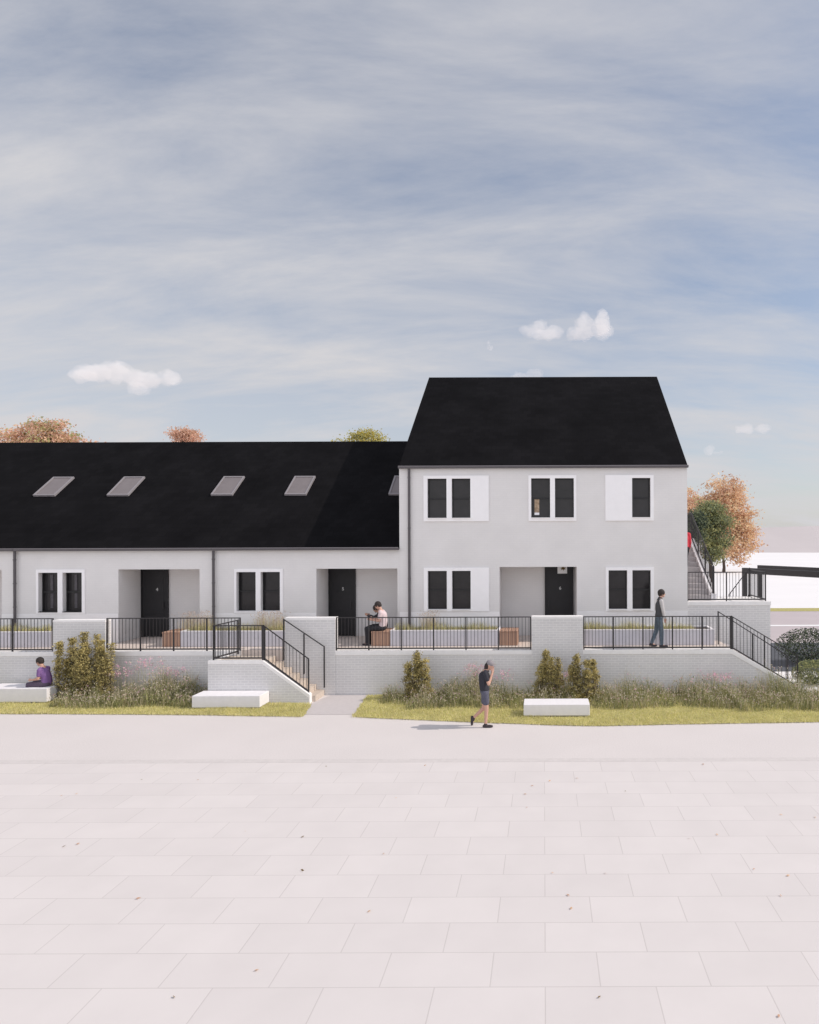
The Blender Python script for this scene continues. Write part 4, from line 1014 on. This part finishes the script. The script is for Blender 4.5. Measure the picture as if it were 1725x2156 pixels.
# walking woman with a cap, hand at her face
person('person in grey cap and dark top and shorts walking on the path, hand at face', (X(1022.5, 17.1), 17.1, 0), dict(
    head=(.10, 0, 1.585), face=(.88, 0, -.42), crown=(.42, 0, .9), neck=(.015, 0, 1.47), chest=(-.055, 0, 1.30), waist=(-.06, 0, 1.09), pelvis=(-.03, 0, .93),
    sl=(-.03, .17, 1.41), sr=(-.01, -.17, 1.41), er=(.085, -.19, 1.13), wr=(.175, -.07, 1.42), el=(.09, .17, 1.14), wl=(.17, .05, 1.40),
    hl=(-.03, .09, .88), hr=(-.02, -.09, .88), kr=(.02, -.09, .49), ar=(-.005, -.09, .085), tr=(.155, -.09, .035),
    kl=(-.06, .09, .46), al=(-.335, .09, .20), tl=(-.375, .09, .035)),
    dict(skin=M['skin'], top=M['navy'], bottom=M['navyshorts'], hair=M['hair']), cap=M['greyhair'], shorts=True,
    hands={'r': (Vector((.05, .25, .9)), Vector((-.6, 0, 0)), .5), 'l': (Vector((.05, -.2, .9)), Vector((-.6, 0, 0)), .5)})
# walking man on the terrace
person('person in charcoal vest, grey sleeves and blue jeans walking right on the terrace', (X(1386, 20.87), 20.87, TZ - .004), dict(
    head=(.11, 0, 1.675), face=(1, 0, -.03), crown=(.03, 0, 1), neck=(.06, 0, 1.52), chest=(.035, 0, 1.32), waist=(.03, 0, 1.10), pelvis=(.02, 0, .95),
    sl=(.05, .19, 1.46), sr=(.06, -.19, 1.46), er=(.11, -.22, 1.16), wr=(.16, -.20, .92), el=(-.02, .23, 1.17), wl=(.04, .22, .93),
    hl=(.01, .09, .90), hr=(.02, -.09, .90), kl=(-.05, .09, .49), al=(-.20, .09, .11), tl=(-.05, .09, .035), kr=(.085, -.09, .48), ar=(.09, -.09, .09), tr=(.26, -.09, .035)),
    dict(skin=M['skin'], top=M['vest'], bottom=M['jeans'], hair=M['hair']), vest=M['greyknit'], sleeve='long', hairvol=.022)
# couple on the timber bench (facing left)
sh_x = X(801, 21.35)
person('person in pale pink shirt and dark trousers sitting on the timber bench', (sh_x, 21.42, TZ), dict(
    head=(.10, 0, 1.27), face=(.80, 0, -.55), crown=(.5, 0, .85), neck=(.02, 0, 1.14), chest=(-.055, 0, .98), waist=(-.085, 0, .76), pelvis=(-.04, 0, .58),
    sl=(-.02, .18, 1.06), sr=(-.02, -.18, 1.06), el=(.03, .20, .80), wl=(.30, .12, .83), er=(.02, -.2, .80), wr=(.30, -.12, .84),
    hl=(-.01, .09, .555), hr=(-.01, -.09, .555), kl=(.44, .10, .545), kr=(.42, -.10, .55), al=(.42, .10, .10), ar=(.40, -.10, .10), tl=(.55, .10, .035), tr=(.53, -.10, .035)),
    dict(skin=M['skin'], top=M['pinkshirt'], bottom=M['black'], hair=M['hair']), rz=math.pi, sitting=True, hairvol=.016)
person('person in black on the timber bench beyond the pink shirt, reaching out an arm', (sh_x - .02, 21.84, TZ), dict(
    head=(.245, 0, 1.125), face=(.85, 0, -.4), crown=(.4, 0, .9), neck=(.15, 0, 1.0), chest=(.06, 0, .88), waist=(-.01, 0, .71), pelvis=(-.01, 0, .57),
    sl=(.12, .16, .94), sr=(.12, -.16, .94), el=(.32, .16, .83), wl=(.50, .08, .91), er=(.30, -.16, .80), wr=(.47, -.08, .89),
    hl=(-.01, .08, .545), hr=(-.01, -.08, .545), kl=(.40, .09, .54), kr=(.38, -.09, .54), al=(.42, .09, .10), ar=(.38, -.09, .10), tl=(.54, .09, .035), tr=(.50, -.09, .035)),
    dict(skin=M['skin2'], top=M['black'], bottom=M['black'], hair=M['hair']), rz=math.pi, sitting=True, sleeve='long', hairvol=.02)
# person in purple on the far left bench
person('person in purple shirt sitting on the far left concrete bench', (X(92, 19.9), 19.95, 0), dict(
    head=(.17, 0, 1.18), face=(.9, 0, -.3), crown=(.3, 0, .95), neck=(.09, 0, 1.04), chest=(.03, 0, .88), waist=(-.04, 0, .70), pelvis=(-.04, 0, .55),
    sl=(.05, .17, .96), sr=(.05, -.17, .96), el=(.08, .19, .70), wl=(.32, .13, .66), er=(.07, -.2, .72), wr=(.30, -.12, .64),
    hl=(0, .09, .535), hr=(0, -.09, .535), kl=(.43, .10, .52), kr=(.41, -.10, .52), al=(.45, .10, .10), ar=(.40, -.10, .10), tl=(.58, .10, .035), tr=(.53, -.10, .035)),
    dict(skin=M['skin'], top=M['purple'], bottom=M['mauve'], hair=M['hair']), rz=math.pi, sitting=True, hairvol=.018)
# person in red climbing the upper steps
person('person in red coat climbing the upper steps, mostly hidden by the tall house', (5.07, 23.95, UZ + 5 * ri), dict(
    head=(.05, 0, 1.60), face=(1, 0, 0), crown=(0, 0, 1), neck=(.02, 0, 1.44), chest=(.01, 0, 1.25), waist=(0, 0, 1.05), pelvis=(0, 0, .90),
    sl=(.01, .17, 1.37), sr=(.01, -.17, 1.37), el=(.0, .21, 1.08), wl=(.08, .2, .86), er=(.0, -.21, 1.08), wr=(.08, -.2, .86),
    hl=(0, .09, .85), hr=(0, -.09, .85), kl=(.02, .09, .47), kr=(.14, -.09, .60), al=(-.02, .09, .09), ar=(.10, -.09, .27), tl=(.12, .09, .035), tr=(.24, -.09, .21)),
    dict(skin=M['skin'], top=M['red'], bottom=M['black'], hair=M['hair']), rz=math.pi / 2, sleeve='long')

# ------------------------------------------------------------------ clouds
cm = bpy.data.materials.new('cloud_vapour'); cm.use_nodes = True; ct = cm.node_tree; ct.nodes.clear()
co = N(ct, 'ShaderNodeOutputMaterial'); pv = N(ct, 'ShaderNodeVolumePrincipled'); pv.inputs['Color'].default_value = (.95, .925, .91, 1); pv.inputs['Density'].default_value = .08; pv.inputs['Anisotropy'].default_value = -.1
ct.links.new(pv.outputs[0], co.inputs['Volume'])
tex = bpy.data.textures.new('cloud_noise', 'CLOUDS'); tex.noise_scale = 4.0; tex.noise_depth = 5
def cloud(lab, D, blobs, n_sub=3):
    s = F / D; cx = sum(b[0] for b in blobs) / len(blobs); cy = sum(b[1] for b in blobs) / len(blobs)
    org = Vector((X(cx, D), D, Z(cy, D)))
    bm = bmesh.new()
    for (bx, by, ra, rb_) in blobs:
        c = Vector((X(bx, D), D + random.Random(int(bx)).uniform(-4, 4), Z(by, D))) - org
        ico(bm, c, 1, 3, (ra / s, (ra + rb_) / 2 / s, rb_ / s))
    me = bpy.data.meshes.new('cloud'); bm.to_mesh(me); bm.free(); o = link('cloud', me, cm, None, org)
    r = o.modifiers.new('u', 'REMESH'); r.mode = 'VOXEL'; r.voxel_size = .45
    d = o.modifiers.new('d', 'DISPLACE'); d.texture = tex; d.strength = 5.0; d.mid_level = .52; d.texture_coords = 'LOCAL'
    tag(o, lab, 'cloud', 'small cumulus clouds'); return o
cloud('long flat grey-white cloud at left above the long roof', 300, [(170, 785, 34, 14), (215, 785, 40, 18), (255, 782, 32, 22), (300, 795, 42, 18), (350, 790, 26, 18), (298, 818, 24, 14)])
cloud('small puffy cloud left of the twin-peaked one', 300, [(1120, 694, 22, 13), (1140, 684, 16, 16), (1165, 697, 24, 16), (1148, 706, 24, 12)])
cloud('twin-peaked white cloud with grey base above the tall roof', 300, [(1225, 705, 32, 14), (1232, 683, 20, 24), (1270, 680, 17, 30), (1265, 700, 26, 20)])
cloud('tiny round cloud left of the puffy one', 300, [(1034, 725, 8, 8), (1031, 722, 6, 6)])
cloud('cloud top peeking over the ridge of the tall roof', 300, [(1095, 795, 20, 12), (1125, 796, 22, 13)])
cloud('small faint cloud at the right edge of the sky', 300, [(1575, 902, 22, 11), (1600, 906, 18, 8)])
cloud('tiny faint low cloud above the autumn tree', 300, [(1495, 948, 14, 8), (1515, 951, 12, 6)])
